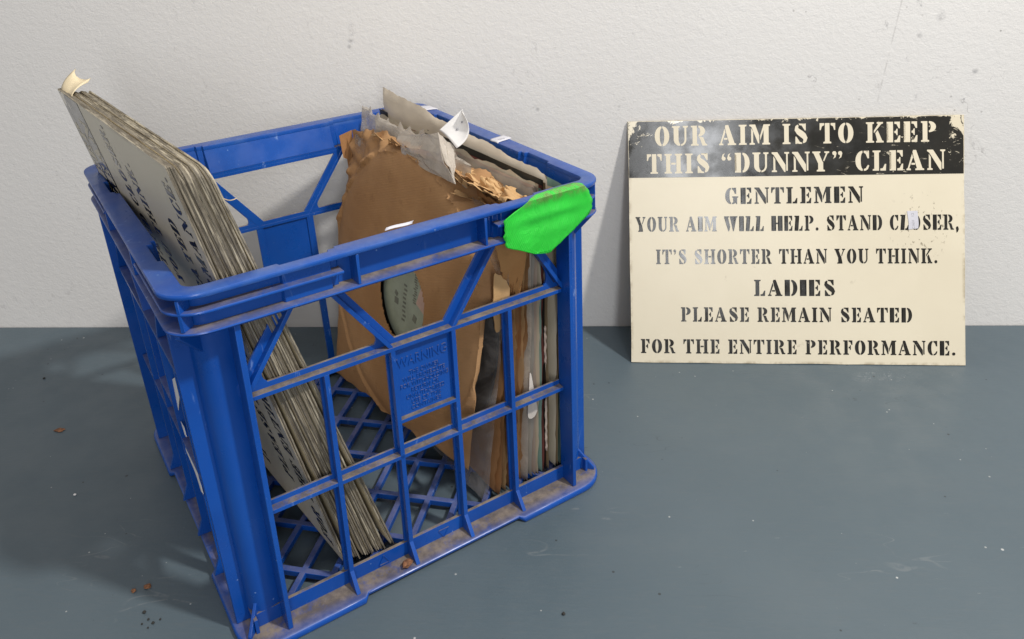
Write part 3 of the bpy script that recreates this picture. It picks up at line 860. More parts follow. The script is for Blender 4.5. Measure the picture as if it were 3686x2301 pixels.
# price sticker with rotated stock number
b = MB()
st = [(.2918, .1648), (.3025, .1650), (.3036, .1512), (.3031, .1462), (.2932, .1450), (.2934, .1525)]
n = len(st); b.add([(x, y, .0005) for x, y in st]+[(x, y, .00030) for x, y in st], [tuple(range(n)), tuple(range(n, 2*n))[::-1]] + [(i, n+i, n+(i+1) % n, (i+1) % n) for i in range(n)])
stk = b.build('price_sticker', MAT['sticker'], sgn)
def rot_text(x, y, z):   # text runs up the sticker
    a = R(93); return (.2992 + math.cos(a)*x - math.sin(a)*y, .1512 + math.sin(a)*x + math.cos(a)*y, .00055+z)
text_block('stock_number', [("C1631", .0026, .0092, -.0008, 0, .00003), ("12", .0028, .0034, .0098, 0, .00003)], MAT['greyink'], stk, rot_text)

# the stack of the same signs leaning on the crate's left wall
K_ST = 1.027
P0 = Vector((-.0750, .0177-VC, .0120)); P1 = Vector((-.1560, .0036-VC, .3614)); P2 = Vector((-.1894, .2755-VC, .3680))
eX = (P1-P0).normalized(); eY = (P2-P1); eY = (eY - eX*eY.dot(eX)).normalized(); eZ = eX.cross(eY)     # eZ faces left
# the sheets are pressed together at the top and fan out towards the crate floor
gaps = [0, .0007, .0050, .0006, .0004, .0022, .0005, .0003, .0010, .0004, .0004, .0014, .0004, .0008, .0003, .0004, .0048, .0009]
names = {0: 'front sheet of the leaning stack with lettering facing the crate side', 1: 'second sheet of the leaning stack, topped by a curled yellow paper scrap',
         2: 'third sheet of the leaning stack, first one after the wide gap', 16: 'second last sheet of the leaning stack, after its right-hand gap', 17: 'rightmost sheet of the leaning stack, bare back towards the record sleeves'}
db = dt = 0; rnd = random.Random(5)
stack = []
NS = 18
for i in range(NS):
    thk = .00104
    db += gaps[i]; dt += gaps[i]*.05 + .00006
    sx = rnd.uniform(-.0015, .0015) if i else 0; sy = rnd.uniform(-.0012, .0006) if i else 0
    A_, B_ = P0 - eZ*db, P1 - eZ*dt
    M = CM @ sign_frame(A_ + eX*(sx - db*.24) + eY*(sy - db*.22), B_-A_, eY) @ Matrix.Scale(K_ST, 4)
    g = 'signs leaning in the crate'
    lab = names.get(i, 'plain cream sign seen edge-on within the middle of the leaning stack')
    s = make_sign(M, lab, detailed=(i == 0), rc=(.0015 if i < 4 else .010), th=thk, wob=0, seed=10+i, group=g)
    stack.append(s); db += thk*K_ST; dt += thk*K_ST

# curled yellow paper scrap on the far top corner of the second sheet
rows = []
for i in range(9):
    t = i/8; r = []
    for j in range(9):
        f = j/8
        y = L(SH-.038 + .012*t*t, SH-.003 - .004*t, f)
        x = SW - .006 + .021*t*(1-.28*t) - .009*t*t*(1-f) + .0022*math.sin(f*7+1)*t
        z = .0008 - .019*t**1.8 - .004*math.sin(f*6)*t
        r.append((x, y, z))
    rows.append(r)
patch('paper_scrap', rows, MAT['aged'], stack[1], .0003)
# ================================================================== RECORD SLEEVES
def quad(c, f, g):   # c = near-bottom, far-bottom, far-top, near-top ; f across depth, g up
    return [L(L(c[0][i], c[1][i], f), L(c[3][i], c[2][i], f), g) for i in range(3)]

_cr = {}
def crumple(a, b, seed, f=26.0):
    """sum of triangle waves in random directions: flat facets with sharp creases, about -1..1"""
    if seed not in _cr:
        rn = random.Random(seed*77+5); _cr[seed] = [(rn.uniform(0, 6.28), f*rn.uniform(.5, 1.7), rn.random(), rn.uniform(.5, 1)) for _ in range(6)]
    tot = 0; wsum = 0
    ww = .25*noise.noise(Vector((a*f*.8, b*f*.8, seed*3.3)))
    for (an, fr, ph, am) in _cr[seed]:
        u = (a*math.cos(an)+b*math.sin(an))*fr + ph + ww; u -= math.floor(u)
        k = am*26/fr; tot += k*(4*abs(u-.5)-1); wsum += k
    return tot/wsum*1.8
def sleeve_mesh(name, c, th, nv=40, nz=40, amp=.0015, freq=22, seed=0, rag=0.0, rag_n=0.0, bulge=0.0, disc=None, hole=None, cut=0.0, fold=0.0, ridge=0.0, rough_side=0.0):
    """crumpled two-layer envelope: left face, right face, closed round the edge; returns mesh in crate coordinates"""
    o = Vector((seed*7.3, seed*3.1, 0))
    def side(sgn):
        rows = []
        for i in range(nz+1):
            g = i/nz; r = []
            for j in range(nv+1):
                f = j/nv
                gg = g; ff = f
                if cut and f > .80: gg *= 1 - cut*((f-.80)/.20)**1.6
                if i == nz and rag: gg += rag*(.6*noise.noise(Vector((f*9, seed, 1))) + .45*crumple(f*.55, .1, seed+400, 30) + .30*noise.noise(Vector((f*67, seed, 2))))
                if i == 0 and rag_n: gg += rag_n*noise.noise(Vector((f*8, seed, 5)))
                if j == 0 and rough_side: ff += rough_side*(noise.noise(Vector((g*8, seed, 8))) + .5*noise.noise(Vector((g*37, seed, 9))))
                p = quad(c, ff, gg)
                ed = min(f, 1-f, g, 1-g)
                lens = min(1, ed/.06)**.5 if ed < .06 else 1
                w = amp*(noise.noise(Vector((p[1]*freq, p[2]*freq, 0))+o) + ridge*crumple(p[1], p[2], seed) + .45*noise.noise(Vector((p[1]*freq*3, p[2]*freq*3, 4))+o))
                d = 0
                if disc:
                    rr = math.hypot(p[1]-disc[0], p[2]-disc[1]); k = (rr-disc[2])/.004
                    d = disc[3]*(1/(1+math.exp(max(-30, min(30, k)))))
                    if rr > disc[2]+.001:
                        q_ = rr-disc[2]; cr = noise.noise(Vector((p[1]*60, p[2]*60, 11)))
                        w = w*1.2 + .0034*crumple(p[1], p[2], 901, 34)*min(1, max(.1, (p[2]-disc[1]-.02)/.06)) - .0016*math.exp(-((q_-.0045)/.0028)**2)*2
                        if p[2] > disc[1]+.03 and fold:
                            fa = fold*(1 if p[1] < disc[0]+.02 else max(.22, 1-(p[1]-disc[0]-.02)/.05))
                            p[0] += fa*q_*(1+.35*cr); p[2] -= fa*.55*q_*(1+.3*cr); w += .0022*crumple(p[1], p[2], 902, 60)
                p[0] += w + sgn*(th/2*lens + d*.5 + bulge*math.sin(math.pi*f)*math.sin(math.pi*g)*.5)
                r.append(p)
            rows.append(r)
        return rows
    A, B = side(-1), side(1)
    m = nv+1; N = (nz+1)*m
    vs = [p for r in A for p in r] + [p for r in B for p in r]
    fs = []
    for i in range(nz):
        for j in range(nv):
            a = i*m+j
            if hole:
                q_ = [vs[a+d] for d in (0, 1, m, m+1)]
                cy = sum(p[1] for p in q_)/4; cz = sum(p[2] for p in q_)/4
                if math.hypot(cy-hole[0], cz-hole[1]) < hole[2]:
                    fs.append((N+a, N+a+m, N+a+m+1, N+a+1)); continue
            fs.append((a, a+1, a+m+1, a+m)); fs.append((N+a, N+a+m, N+a+m+1, N+a+1))
    for j in range(nv): fs += [(j, N+j, N+j+1, j+1), (nz*m+j, nz*m+j+1, N+nz*m+j+1, N+nz*m+j)]
    for i in range(nz): fs += [(i*m, (i+1)*m, N+(i+1)*m, N+i*m), (i*m+nv, N+i*m+nv, N+(i+1)*m+nv, (i+1)*m+nv)]
    return vs, fs
def place_sleeve(root, name, vs, fs, mat, smooth=45):
    o0 = root['_o']
    me = bpy.data.meshes.new(name); me.from_pydata([(x-o0[0], y-o0[1], z-o0[2]) for x, y, z in vs], [], fs); me.update()
    bm = bmesh.new(); bm.from_mesh(me)
    bmesh.ops.recalc_face_normals(bm, faces=bm.faces); bm.to_mesh(me); bm.free()
    return link(name, me, mat, root, smooth)
def sroot(name, c, label, cat='record sleeve', group='record sleeves in the crate'):
    o0 = [(c[0][i]+c[1][i])/2 for i in range(3)]
    r = empty(name, CM @ Matrix.Translation(o0), label, cat, group); r['_o'] = o0
    return r
V = lambda u, v, z: (u, v-VC, z)

# 1 - the brown card sleeve with a centre hole showing its record's label
c = [V(.038, .016, .047), V(.020, .272, .012), V(.061, .272, .292), V(.083, .016, .297)]
HC = (.1325-VC, .1525, .0385)
r = sroot('record_sleeve', c, 'brown card record sleeve with round centre hole, leftmost of the bundle')
vs, fs = sleeve_mesh('card', c, .0022, 120, 120, .0009, 14, 1, rag=.020, rag_n=.02, bulge=.002, disc=(.144-VC, .157, .127, .0085), rough_side=.0012, hole=HC, cut=.03, fold=.95, ridge=.25)
place_sleeve(r, 'card_sleeve', vs, fs, MAT['kraft'])
def plane_u(y, z):   # the sleeve's mid-plane at a place
    f = (y - c0[0][1])/(c0[1][1]-c0[0][1]); lo, hi = 0, 1
    for _ in range(30):
        g = (lo+hi)/2
        if quad(c0, f, g)[2] < z: lo = g
        else: hi = g
    return quad(c0, f, g)[0]
c0 = c
def disc_mesh(cy, cz, rad, off, th, n=64):
    vs = []; 
    for s in (0, 1):
        for i in range(n):
            a = 2*math.pi*i/n; y, z = cy+rad*math.cos(a), cz+rad*math.sin(a); vs.append((plane_u(y, z)+off+th*s, y, z))
    fs = [tuple(range(n)), tuple(range(n, 2*n))[::-1]] + [(i, n+i, n+(i+1) % n, (i+1) % n) for i in range(n)]
    return vs, fs
vs, fs = disc_mesh(HC[0], HC[1], .0445, -.0006, .0007); lab = place_sleeve(r, 'record_label', vs, fs, MAT['label'], 30)
vs, fs = disc_mesh(.1385-VC, .150, .112, .0003, .0005); place_sleeve(r, 'record', vs, fs, MAT['record'], 30)
# print on the label: a row of heavy marks round the far edge, a centre block, a spindle hole, a faded pink corner
mb = MB(); o0 = r['_o']
def mark(y, z, wy, wz, a=0, off=-.0009):
    ca, sa = math.cos(a), math.sin(a)
    q_ = [(y+ca*dy-sa*dz, z+sa*dy+ca*dz) for dy, dz in ((-wy, -wz), (wy, -wz), (wy, wz), (-wy, wz))]
    pts = [(plane_u(a_, b_)+off+k*.0002, a_, b_) for k in (0, 1) for a_, b_ in q_]
    mb.hexa([(x-o0[0], y_-o0[1], z_-o0[2]) for x, y_, z_ in pts])
rn = random.Random(3)
for i in range(9): 
    a = R(140 + 15*i); mark(HC[0]-.0325*math.cos(a)*-1, HC[1]+.0325*math.sin(a), .0015, .0028, a)
for i in range(14): mark(HC[0]-.0130+rn.uniform(-.0015, .0015), HC[1]+.030-.0022*i, .0022, .0006)
for i in range(9): mark(HC[0]+.004+rn.uniform(-.001, .001), HC[1]+.012-.0042*i, .0026, .0009)
mark(HC[0]+.0185, HC[1]-.008, .0034, .0030); mark(HC[0]+.0195, HC[1]-.001, .0026, .0022, .5); mark(HC[0]-.0150, HC[1]-.013, .0030, .0032, .3)
mb.build('printed_marks', MAT['ink'], lab)
mb = MB(); mark(HC[0]-.0265, HC[1]+.010, .0075, .0110, .35, -.00085); mb.build('faded_patch', MAT['labelpink'], lab)

# generic members of the bundle -------------------------------------------------------
def bundle(name, label, f, mat, th=.0016, zb=(.014, .012), zt=(.272, .272), v=(.012, .268), um=0, ut=0, uf=0, **k):
    un, ub = .038 + .098*f, .030+.108*f
    tn, tf = (.083 + .047*f + ut, .062 + .045*f + ut + uf) if f < .83 else (.1315 + (f-.83)*.05 + ut, .106 + (f-.83)*.22 + ut + uf)
    cc = [V(un+um, v[0], zb[0]), V(ub+um, v[1], zb[1]), V(tf, v[1], zt[1]), V(tn, v[0], zt[0])]
    rt = sroot(name, cc, label)
    a = dict(amp=.0010, freq=18, seed=int(f*100), nv=48, nz=48); a.update(k)
    vs, fs = sleeve_mesh('s', cc, th, **a)
    return rt, place_sleeve(rt, 'paper_sleeve', vs, fs, mat), cc

# 2 - smoky plastic sleeve with its black record, hanging lower than the brown card
rt, o, cc = bundle('plastic_sleeve', 'smoky clear plastic sleeve holding a black record, behind the brown card sleeve', .13, MAT['smoky'], th=.0090, zb=(.0115, .0115), zt=(.262, .276), v=(.010, .266), amp=.0030, freq=26, rag=.012)
c0 = cc
vs, fs = disc_mesh(.139-VC, .142, .1255, -.0012, .0022); place_sleeve(rt, 'record', vs, fs, MAT['record'], 30)
# 3/4/5 - torn kraft sleeves
def torn_sheet(label, f, mat, seed, zb, zt, rag=.03, th=.0012, rs=.016):
    return bundle('torn_sleeve', label, f, MAT[mat], th=th, zb=zb, zt=zt, rag=rag, amp=.0011, freq=24, rough_side=rs, rag_n=.014, ridge=.9, seed=seed, nv=60, nz=60)
torn_sheet('dark torn brown paper sheet right behind the smoky plastic sleeve', .235, 'kraft_dark', 201, (.016, .014), (.262, .268))
rt3, o, cc3 = torn_sheet('dark torn brown paper sleeve beside the smoky plastic one', .275, 'kraft_dark', 202, (.012, .014), (.268, .272), .04, .0022, .018)
torn_sheet('mid brown wavy paper sheet among the torn brown sleeves', .315, 'kraft', 203, (.020, .014), (.266, .270))
torn_sheet('pale torn paper sheet between the darker brown torn sleeves', .352, 'kraft_light', 204, (.013, .014), (.262, .268), .03, .0012, .022)
rt4, o, cc4 = torn_sheet('orange brown paper sleeve with ragged hanging tongues of torn paper', .392, 'kraft', 205, (.012, .014), (.268, .274), .04, .0022, .018)
torn_sheet('dark brown creased paper sheet right of the hanging torn tongues', .430, 'kraft_dark', 206, (.016, .014), (.264, .270), .03, .0012, .024)
rt5, o, cc5 = torn_sheet('pale tan tattered paper sleeve, the most crumpled along its top edge', .468, 'kraft_light', 207, (.013, .014), (.266, .272), .045, .0020, .020)
torn_sheet('mid brown torn sheet left of the milky plastic sleeve', .505, 'kraft', 208, (.018, .014), (.262, .270), .03, .0010, .022)
# 6.. - plastic and paper sleeves
rt6, o, cc6 = bundle('plastic_sleeve', 'milky plastic sleeve with pinkish paper inside, right of the torn brown paper', .575, MAT['milky'], th=.0070, zb=(.012, .014), zt=(.272, .276), amp=.0018, freq=18, rag=.02)
vs, fs = sleeve_mesh('in', [V(p[0], p[1]+VC+(.004 if i in (0, 3) else -.004), p[2]-.002) for i, p in enumerate(cc6)], .0048, amp=.0008, seed=61); place_sleeve(rt6, 'paper_insert', vs, fs, MAT['pink'])
bundle('paper_sleeve', 'grey card sleeve between the milky plastic and the pinkish sleeve', .625, MAT['grey'], th=.0016, zt=(.281, .288), amp=.0016, rough_side=.008, rag=.010)
bundle('paper_sleeve', 'pinkish old paper sleeve left of the teal one', .665, MAT['pink'], th=.0034, zt=(.282, .290), amp=.0014, rough_side=.006, rag=.006)
bundle('paper_sleeve', 'thin ivory paper sleeve between the pinkish and the teal one', .700, MAT['ivory'], th=.0012, zt=(.284, .293), amp=.0016, rough_side=.010, rag=.014)
bundle('paper_sleeve', 'teal green paper sleeve in the right half of the bundle', .733, MAT['teal'], th=.0028, zt=(.280, .288), amp=.0014, rough_side=.004)
bundle('paper_sleeve', 'dark red edged sleeve squeezed between the teal and the black one', .757, MAT['red'], th=.0010, zt=(.2825, .2905), amp=.0014, rough_side=.006)
rb, o, ccb = bundle('paper_sleeve', 'black printed sleeve with frayed white spine right of the teal one', .785, MAT['black'], th=.0022, zt=(.287, .297))
o0 = rb['_o']; rn = random.Random(9)
for (za, zb_) in ((.035, .088), (.122, .158), (.190, .232)):
    n = 30; mb = MB(); prev = None; ringv = []
    for i in range(n+1):
        z0 = L(za, zb_, i/n); p = quad(ccb, 0, (z0-.012)/.265); w = (.0010 + .0006*noise.noise(Vector((z0*220, 4, 1))))*(1 if 0 < i < n else .3)
        x, y = p[0]-o0[0]+.0007*noise.noise(Vector((z0*160, 1, 1))), p[1]-o0[1]-.0012+.0007*noise.noise(Vector((z0*260, 7, 1)))
        ringv += [(x-w, y+.001, z0-o0[2]), (x, y-.0005, z0-o0[2]), (x+w, y+.001, z0-o0[2]), (x, y+.002, z0-o0[2])]
    mb.add(ringv, [(i*4+a, i*4+(a+1) % 4, (i+1)*4+(a+1) % 4, (i+1)*4+a) for i in range(n) for a in range(4)] + [(3, 2, 1, 0), (4*n, 4*n+1, 4*n+2, 4*n+3)])
    mb.build('frayed_spine', MAT['pink'], rb, 60)
bundle('paper_sleeve', 'narrow brown card sleeve just left of the tall tan one', .820, MAT['card'], th=.0012, zt=(.284, .297), amp=.0016, rough_side=.005)
# the tall tan sleeve in plastic
ct = [V(.1165, .014, .016), V(.098, .264, .014), V(.100, .262, .320), V(.1265, .016, .2880)]
rt = sroot('plastic_sleeve', ct, 'tall tan plastic covered sleeve sticking up above the crate rim')
vs, fs = sleeve_mesh('tan', ct, .0085, 80, 80, .0016, 16, 77, rag=.010, bulge=.002, ridge=.35); place_sleeve(rt, 'plastic_cover', vs, fs, MAT['tan'])
bundle('paper_sleeve', 'ivory card sleeve just right of the tall tan one', .885, MAT['ivory'], th=.0014, zt=(.275, .283), rough_side=.008, rag=.008)
bundle('paper_sleeve', 'aged brown card sleeve second from the right crate wall', .912, MAT['card'], th=.0016, zt=(.272, .284), rough_side=.004)
bundle('paper_sleeve', 'pale green thin sleeve curling up at the right crate wall', .938, MAT['teal'], th=.0012, zt=(.277, .287), ut=.004, amp=.0024)
bundle('paper_sleeve', 'thin black sleeve next to the right crate wall', .960, MAT['black'], th=.0010, zt=(.270, .280), rough_side=.004)
bundle('paper_sleeve', 'aged brown card sleeve pressed against the right crate wall', .985, MAT['card'], th=.0018, zt=(.268, .278), rough_side=.006)

# torn tongues of brown paper hanging at the near end
def torn(root, pts, u, th=.0007, mat=None, name='torn_flap', bow=.004):
    """pts = outline (u offset along front, z); hangs at the near end of the bundle"""
    src = pts; pts = []
    for i in range(len(src)):
        p0, p1, p2, p3 = (Vector(src[(i+k) % len(src)]) for k in (-1, 0, 1, 2))
        for q_ in range(4):
            f = q_/4; p = .5*((2*p1)+(p2-p0)*f+(2*p0-5*p1+4*p2-p3)*f*f+(3*p1-p0-3*p2+p3)*f**3)
            e_ = .0016 if name == 'torn_flap' else 0
            pts.append((p.x+e_*noise.noise(p.to_3d()*420), p.y+e_*noise.noise(p.to_3d()*420+Vector((0, 0, 9)))))
    o0 = root['_o']; n = len(pts); cx_ = sum(p[0] for p in pts)/n; cz_ = sum(p[1] for p in pts)/n
    def P(a, z, k): return (a-o0[0], .0105-VC-o0[1] - bow*math.sin((z-cz_)*60) - abs(a-cx_)*.15 + k, z-o0[2])
    vs = []; rings = (1.0, .66, .33)
    for k in (0, th):
        for s in rings: vs += [P(cx_+(a-cx_)*s, cz_+(z-cz_)*s, k) for a, z in pts]
        vs.append(P(cx_, cz_, k))
    m = 3*n+1; fs = []
    for k in (0, 1):
        b = k*m
        for q_ in range(2):
            for i in range(n): fs.append((b+q_*n+i, b+q_*n+(i+1) % n, b+(q_+1)*n+(i+1) % n, b+(q_+1)*n+i))
        for i in range(n): fs.append((b+2*n+i, b+2*n+(i+1) % n, b+3*n))
    for i in range(n): fs.append((i, m+i, m+(i+1) % n, (i+1) % n))
    me = bpy.data.meshes.new(name); me.from_pydata(vs, [], fs); me.update()
    bm = bmesh.new(); bm.from_mesh(me); bmesh.ops.recalc_face_normals(bm, faces=bm.faces); bm.to_mesh(me); bm.free()
    return link(name, me, mat, root, 50)
torn(rt4, [(.068, .262), (.096, .262), (.096, .205), (.0945, .190), (.0925, .186), (.088, .196), (.084, .208), (.078, .216), (.0745, .226), (.070, .240)], 0, mat=MAT['tongue_kraft'])
torn(rt3, [(.068, .222), (.077, .216), (.0825, .203), (.0805, .190), (.0785, .182), (.0765, .172), (.072, .168), (.0685, .172), (.066, .196)], 0, mat=MAT['kraft_light'], bow=.002)
torn(rt6, [(.0988, .119), (.1006, .119), (.1030, .103), (.1056, .088), (.1062, .081), (.1035, .0755), (.0998, .0745), (.0968, .078), (.0966, .087), (.0978, .103)], 0, mat=MAT['tongue'], name='paper_tongue', bow=.001)
# ragged curls of torn paper standing along the top edges
def curls(root, cc, n, mat, seed, h=.018, f0=.05, f1=.8, lean=-1):
    rn = random.Random(seed); o0 = root['_o']
    for q_ in range(n):
        f = L(f0, f1, (q_+rn.random()*.7)/n); p = quad(cc, f, .97); w = rn.uniform(.016, .046); hh = h*rn.uniform(.45, 1.25); cu = rn.uniform(.2, 1.9); tw = rn.uniform(-.9, .9)
        rows = []
        for i in range(11):
            t = i/10; row = []
            for j in range(19):
                k = j/18-.5
                edge = ((.5*noise.noise(Vector((k*4, seed+q_, 0))) + .35*noise.noise(Vector((k*13, seed+q_, 0)))) + .12*noise.noise(Vector((k*37, seed, q_))))
                z = hh*t*(1+edge) * math.cos(cu*t*.8) - .010*(1-t)
                x = lean*hh*t*math.sin(cu*t) + k*w*tw*t
                row.append((p[0]-o0[0]+x + .0050*abs(noise.noise(Vector((k*3.6, t*2.5, q_+seed)))) - .002 + .0012*noise.noise(Vector((k*14, t*9, q_))), p[1]-o0[1]+k*w*(1-.35*t*(1+edge)), p[2]-o0[2]+z))
            rows.append(row)
        patch('torn_flap', rows, mat, root, .0003, True)
def crumpled_strip(root, A0, A1, B0, B1, mat, seed, amp, name='torn_flap', f=55, nu=34, nv=64):
    """crumpled paper surface between the edge A0-A1 and the edge B0-B1, both torn ragged"""
    o0 = root['_o']; rows = []
    for i in range(nu+1):
        t = i/nu; r_ = []
        for j in range(nv+1):
            k = j/nv
            a = [L(A0[q_], A1[q_], k) for q_ in range(3)]; b_ = [L(B0[q_], B1[q_], k) for q_ in range(3)]
            e0 = .30*noise.noise(Vector((k*6, seed, 0))) + .16*noise.noise(Vector((k*19, seed, 1))); e1 = .34*noise.noise(Vector((k*7, seed, 4))) + .18*noise.noise(Vector((k*23, seed, 5)))
            tt = t + e0*(1-t) + e1*t
            p = [L(a[q_], b_[q_], tt) for q_ in range(3)]
            h = amp*(crumple(p[0]*1.0+t*.012, p[1], seed, f) + .35*crumple(p[0]+3, p[1], seed+1, f*2.2))
            r_.append((p[0]-o0[0]-h*.55, p[1]-o0[1]+h*.15, p[2]-o0[2]+h))
        rows.append(r_)
    return patch(name, rows, mat, root, .00028, True)
crumpled_strip(r, V(.066, .225, .288), V(.078, .020, .281), V(.082, .215, .276), V(.094, .022, .272), MAT['kraft_light'], 301, .0050)
crumpled_strip(r, V(.064, .180, .292), V(.076, .060, .287), V(.074, .175, .284), V(.086, .055, .279), MAT['kraft'], 311, .0040)
crumpled_strip(rt4, V(.085, .105, .278), V(.083, .010, .279), V(.101, .110, .277), V(.106, .012, .275), MAT['kraft_light'], 321, .0060)
curls(rt4, cc4, 4, MAT['kraft_light'], 33, .014, .0, .45)
# a darker torn corner and a pale plastic corner showing past the far edge of the brown sleeve
o0 = rt3['_o']
for (pts_, mt, nm) in (([(.0555, .2735), (.0700, .2765), (.0700, .2300), (.0625, .2330), (.0605, .2480), (.0570, .2500)], 'kraft_dark', 'torn_flap'), ):
    b = MB(); n = len(pts_)
    b.add([(x-o0[0], .279-VC-o0[1]+.002*math.sin(z*300), z-o0[2]) for x, z in pts_] + [(x-o0[0], .2794-VC-o0[1]+.002*math.sin(z*300), z-o0[2]) for x, z in pts_], [tuple(range(n)), tuple(range(n, 2*n))[::-1]] + [(i, n+i, n+(i+1) % n, (i+1) % n) for i in range(n)])
    b.build(nm, MAT[mt], rt3)

# crumpled clear bag lying over the tops, with a curled white paper tag
cb = [V(.074, .070, .235), V(.062, .262, .240), V(.078, .268, .304), V(.092, .075, .290)]
rt = sroot('plastic_bag', cb, 'crumpled clear plastic bag poking up between the torn brown sleeves', 'plastic bag', None)
vs, fs = sleeve_mesh('bag', cb, .004, 60, 30, .005, 28, 91, rag=.20); place_sleeve(rt, 'bag_film', vs, fs, MAT['clear'], 25)
o0 = rt['_o']
def lerp3(a, b, t): return tuple(L(a[k], b[k], t) for k in range(3))
def flap(p00, p01, p10, p11, bow, seed):
    rows = []
    for i in range(8):
        t = i/7; r_ = []
        for j in range(8):
            f = j/7; p = lerp3(lerp3(p00, p01, f), lerp3(p10, p11, f), t)
            nn = .0026*noise.noise(Vector((f*3, t*3, seed)))
            r_.append((p[0]-o0[0] - bow*math.sin(math.pi*t) + nn, p[1]-o0[1]-nn*.5, p[2]-o0[2] + bow*.6*math.sin(math.pi*t)*math.sin(math.pi*f) + nn))
        rows.append(r_)
    return patch('folded_flap', rows, MAT['clear'], rt, .0003, False)
flap(V(.072, .172, .296), V(.0745, .098, .3155), V(.068, .150, .279), V(.066, .058, .283), .003, 2)
flap(V(.0750, .0985, .3157), V(.0900, .0985, .2990), V(.070, .080, .299), V(.0665, .0575, .2832), .001, 8)
OT = Vector(V(.0757, .0985, .3145))
tg = empty('paper_tag', CM @ Matrix.Translation(OT), 'curled white paper tag with two punched holes sticking up from the plastic bag', 'tag')
camx = Vector((math.cos(YAW-KYAW), math.sin(YAW-KYAW), 0)); bk = Vector((-camx.y, camx.x, 0)); upv = (Vector((0, 0, 1))*.95 + bk*.31)
def tagp(t, w):   # camx/upv only give the tag its facing; it is a bent strip in space
    U = (20.5*t, 17.5*t); q0, q1_, q2 = (14, -13.5), (33, -3), (20.5, 17.5)
    Lw = tuple((1-t)**2*q0[k] + 2*t*(1-t)*q1_[k] + t*t*q2[k] for k in (0, 1))
    x, y = L(U[0], Lw[0], w), L(U[1], Lw[1], w)
    d = 9*(1-w) - 3*t + 4*math.sin(math.pi*w)
    return (camx*x + upv*y + bk*d)*.001
rows = [[tuple(tagp(i/16*.985, j/12)) for j in range(13)] for i in range(17)]
patch('tag_strip', rows, MAT['white'], tg, .0003)
mb = MB()
for (t, w) in ((.34, .50), (.62, .55)):
    p = tagp(t, w) - bk*.0004
    bmq = bmesh.new(); bmesh.ops.create_uvsphere(bmq, u_segments=10, v_segments=6, radius=.0011)
    mb.add([tuple(v.co + p) for v in bmq.verts], [tuple(w_.index for w_ in f_.verts) for f_ in bmq.faces]); bmq.free()
mb.build('punched_hole', MAT['greyink'], tg)

# ================================================================== LITTER ON THE TABLE AND ON THE CRATE
def crumb(name, x, y, z, s, mat, label, cat='crumb', group=None, seed=0, flat=.6, el=1.0, yaw=0, frame=None):
    bmq = bmesh.new(); bmesh.ops.create_icosphere(bmq, subdivisions=2, radius=1)
    for v in bmq.verts:
        k = 1 + .45*noise.noise(v.co*1.6+Vector((seed*5.1, 0, 0))); v.co = Vector((v.co.x*k*s*el, v.co.y*k*s, v.co.z*k*s*flat))
    zm = min(v.co.z for v in bmq.verts)
    for v in bmq.verts: v.co.z -= zm
    me = bpy.data.meshes.new(name); bmq.to_mesh(me); bmq.free()
    o = link(name, me, mat); M = Matrix.Translation((x, y, z)) @ Matrix.Rotation(yaw, 4, 'Z')
    o.matrix_world = (frame @ M) if frame else M
    return tag(o, label, cat, group)
G = 'crumbs of dirt on the table'
crumb('dry_leaf_bit', -.5905, -.2045, 0, .0032, MAT['rust'], 'flat brown dry leaf bit on the table left of the crate', 'leaf bit', None, 1, .25, 1.6)
crumb('dirt_crumb', -.4130, -.3990, 0, .0018, MAT['rust'], 'orange brown crumb at the crate shadow edge, left one of the pair', 'crumb', G, 2, .7)
crumb('dirt_crumb', -.4040, -.3950, 0, .0022, MAT['rust'], 'orange brown crumb at the crate shadow edge, right one of the pair', 'crumb', G, 3, .6, 1.3)
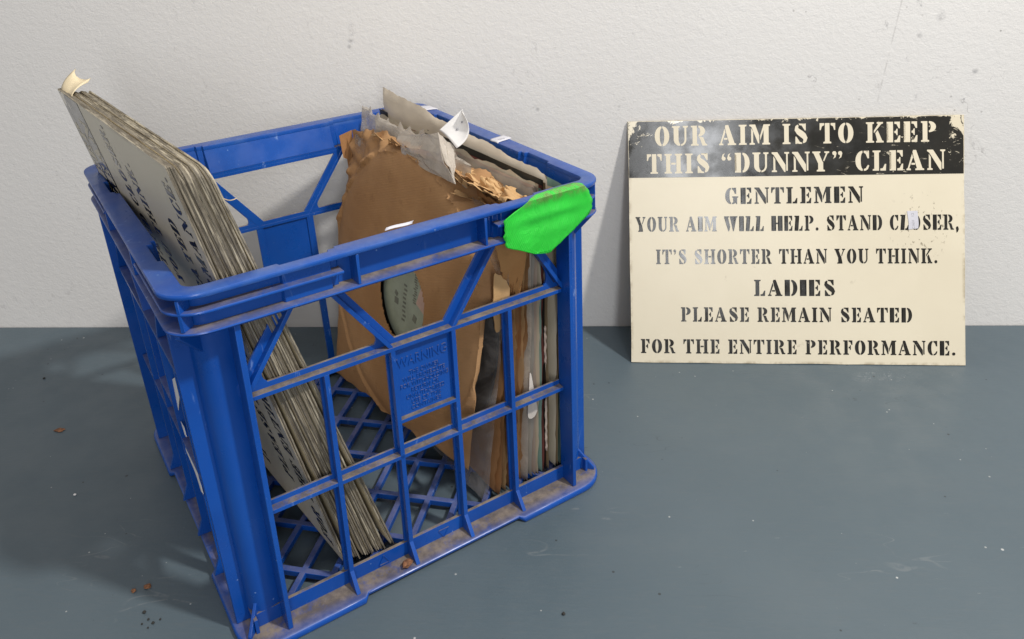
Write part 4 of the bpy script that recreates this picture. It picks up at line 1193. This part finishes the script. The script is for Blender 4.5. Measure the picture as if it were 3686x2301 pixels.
for i, (x, y, s) in enumerate([(-.395, -.418, .0014), (-.389, -.424, .0009), (-.384, -.427, .0011), (-.392, -.428, .0008), (-.380, -.4235, .0008), (-.386, -.431, .0007)]):
    crumb('dirt_crumb', x, y, 0, s, MAT['grit'], 'tiny dark grit crumb scattered near the crate bottom left corner', 'crumb', G, 10+i, .7)
crumb('dirt_crumb', -.0795, -.4085, 0, .0014, MAT['grit'], 'single dark crumb on the bare table below the sign', 'crumb', G, 20)
crumb('dirt_crumb', -.6640, -.1130, 0, .0014, MAT['grit'], 'single dark speck on the table at the far left, upper one', 'crumb', G, 21)
crumb('dirt_crumb', -.6980, -.1520, 0, .0015, MAT['grit'], 'single dark speck on the table at the far left, lower one', 'crumb', G, 22, .5, 1.5)
crumb('dirt_crumb', -.5210, -.2960, 0, .0012, MAT['white'], 'single white speck on the table in the crate shadow', 'crumb', G, 23)
crumb('dirt_clod', -.0335, -.0075-VC, .0062, .0034, MAT['rust'], 'brown dry clod lying on the crate base flange at the front', 'clod', None, 31, .7, 1.3, .2, CM)

# a straw-like fibre caught on the stack
pts = [Vector((x, y-VC, z)) for x, y, z in ((-0.1319, 0.006, 0.3402), (-0.1279, 0.004, 0.3365), (-0.1234, 0.0, 0.3341), (-0.119, -0.002, 0.3351))]
b = MB(); n = 6; vs = []
cur = []
for i in range(13):
    t = i/12*3; k = min(2, int(t)); f = t-k
    p0, p1, p2, p3 = pts[max(0, k-1)], pts[k], pts[k+1], pts[min(3, k+2)]
    cur.append(.5*((2*p1) + (p2-p0)*f + (2*p0-5*p1+4*p2-p3)*f*f + (3*p1-p0-3*p2+p3)*f**3))
O_ = cur[0].copy()
for i, p in enumerate(cur):
    r_ = .00045*(1-.4*i/12)
    vs += [tuple(p-O_+Vector((0, math.cos(2*math.pi*j/n), math.sin(2*math.pi*j/n)))*r_) for j in range(n)]
b.add(vs, [(i*n+j, i*n+(j+1) % n, (i+1)*n+(j+1) % n, (i+1)*n+j) for i in range(12) for j in range(n)] + [tuple(range(n))[::-1], tuple(12*n+j for j in range(n))])
fb = b.build('straw_fibre', MAT['fibre'], None, 60)
fb.matrix_world = CM @ Matrix.Translation(O_)
tag(fb, 'thin pale straw fibre caught on the right side of the leaning stack', 'fibre')
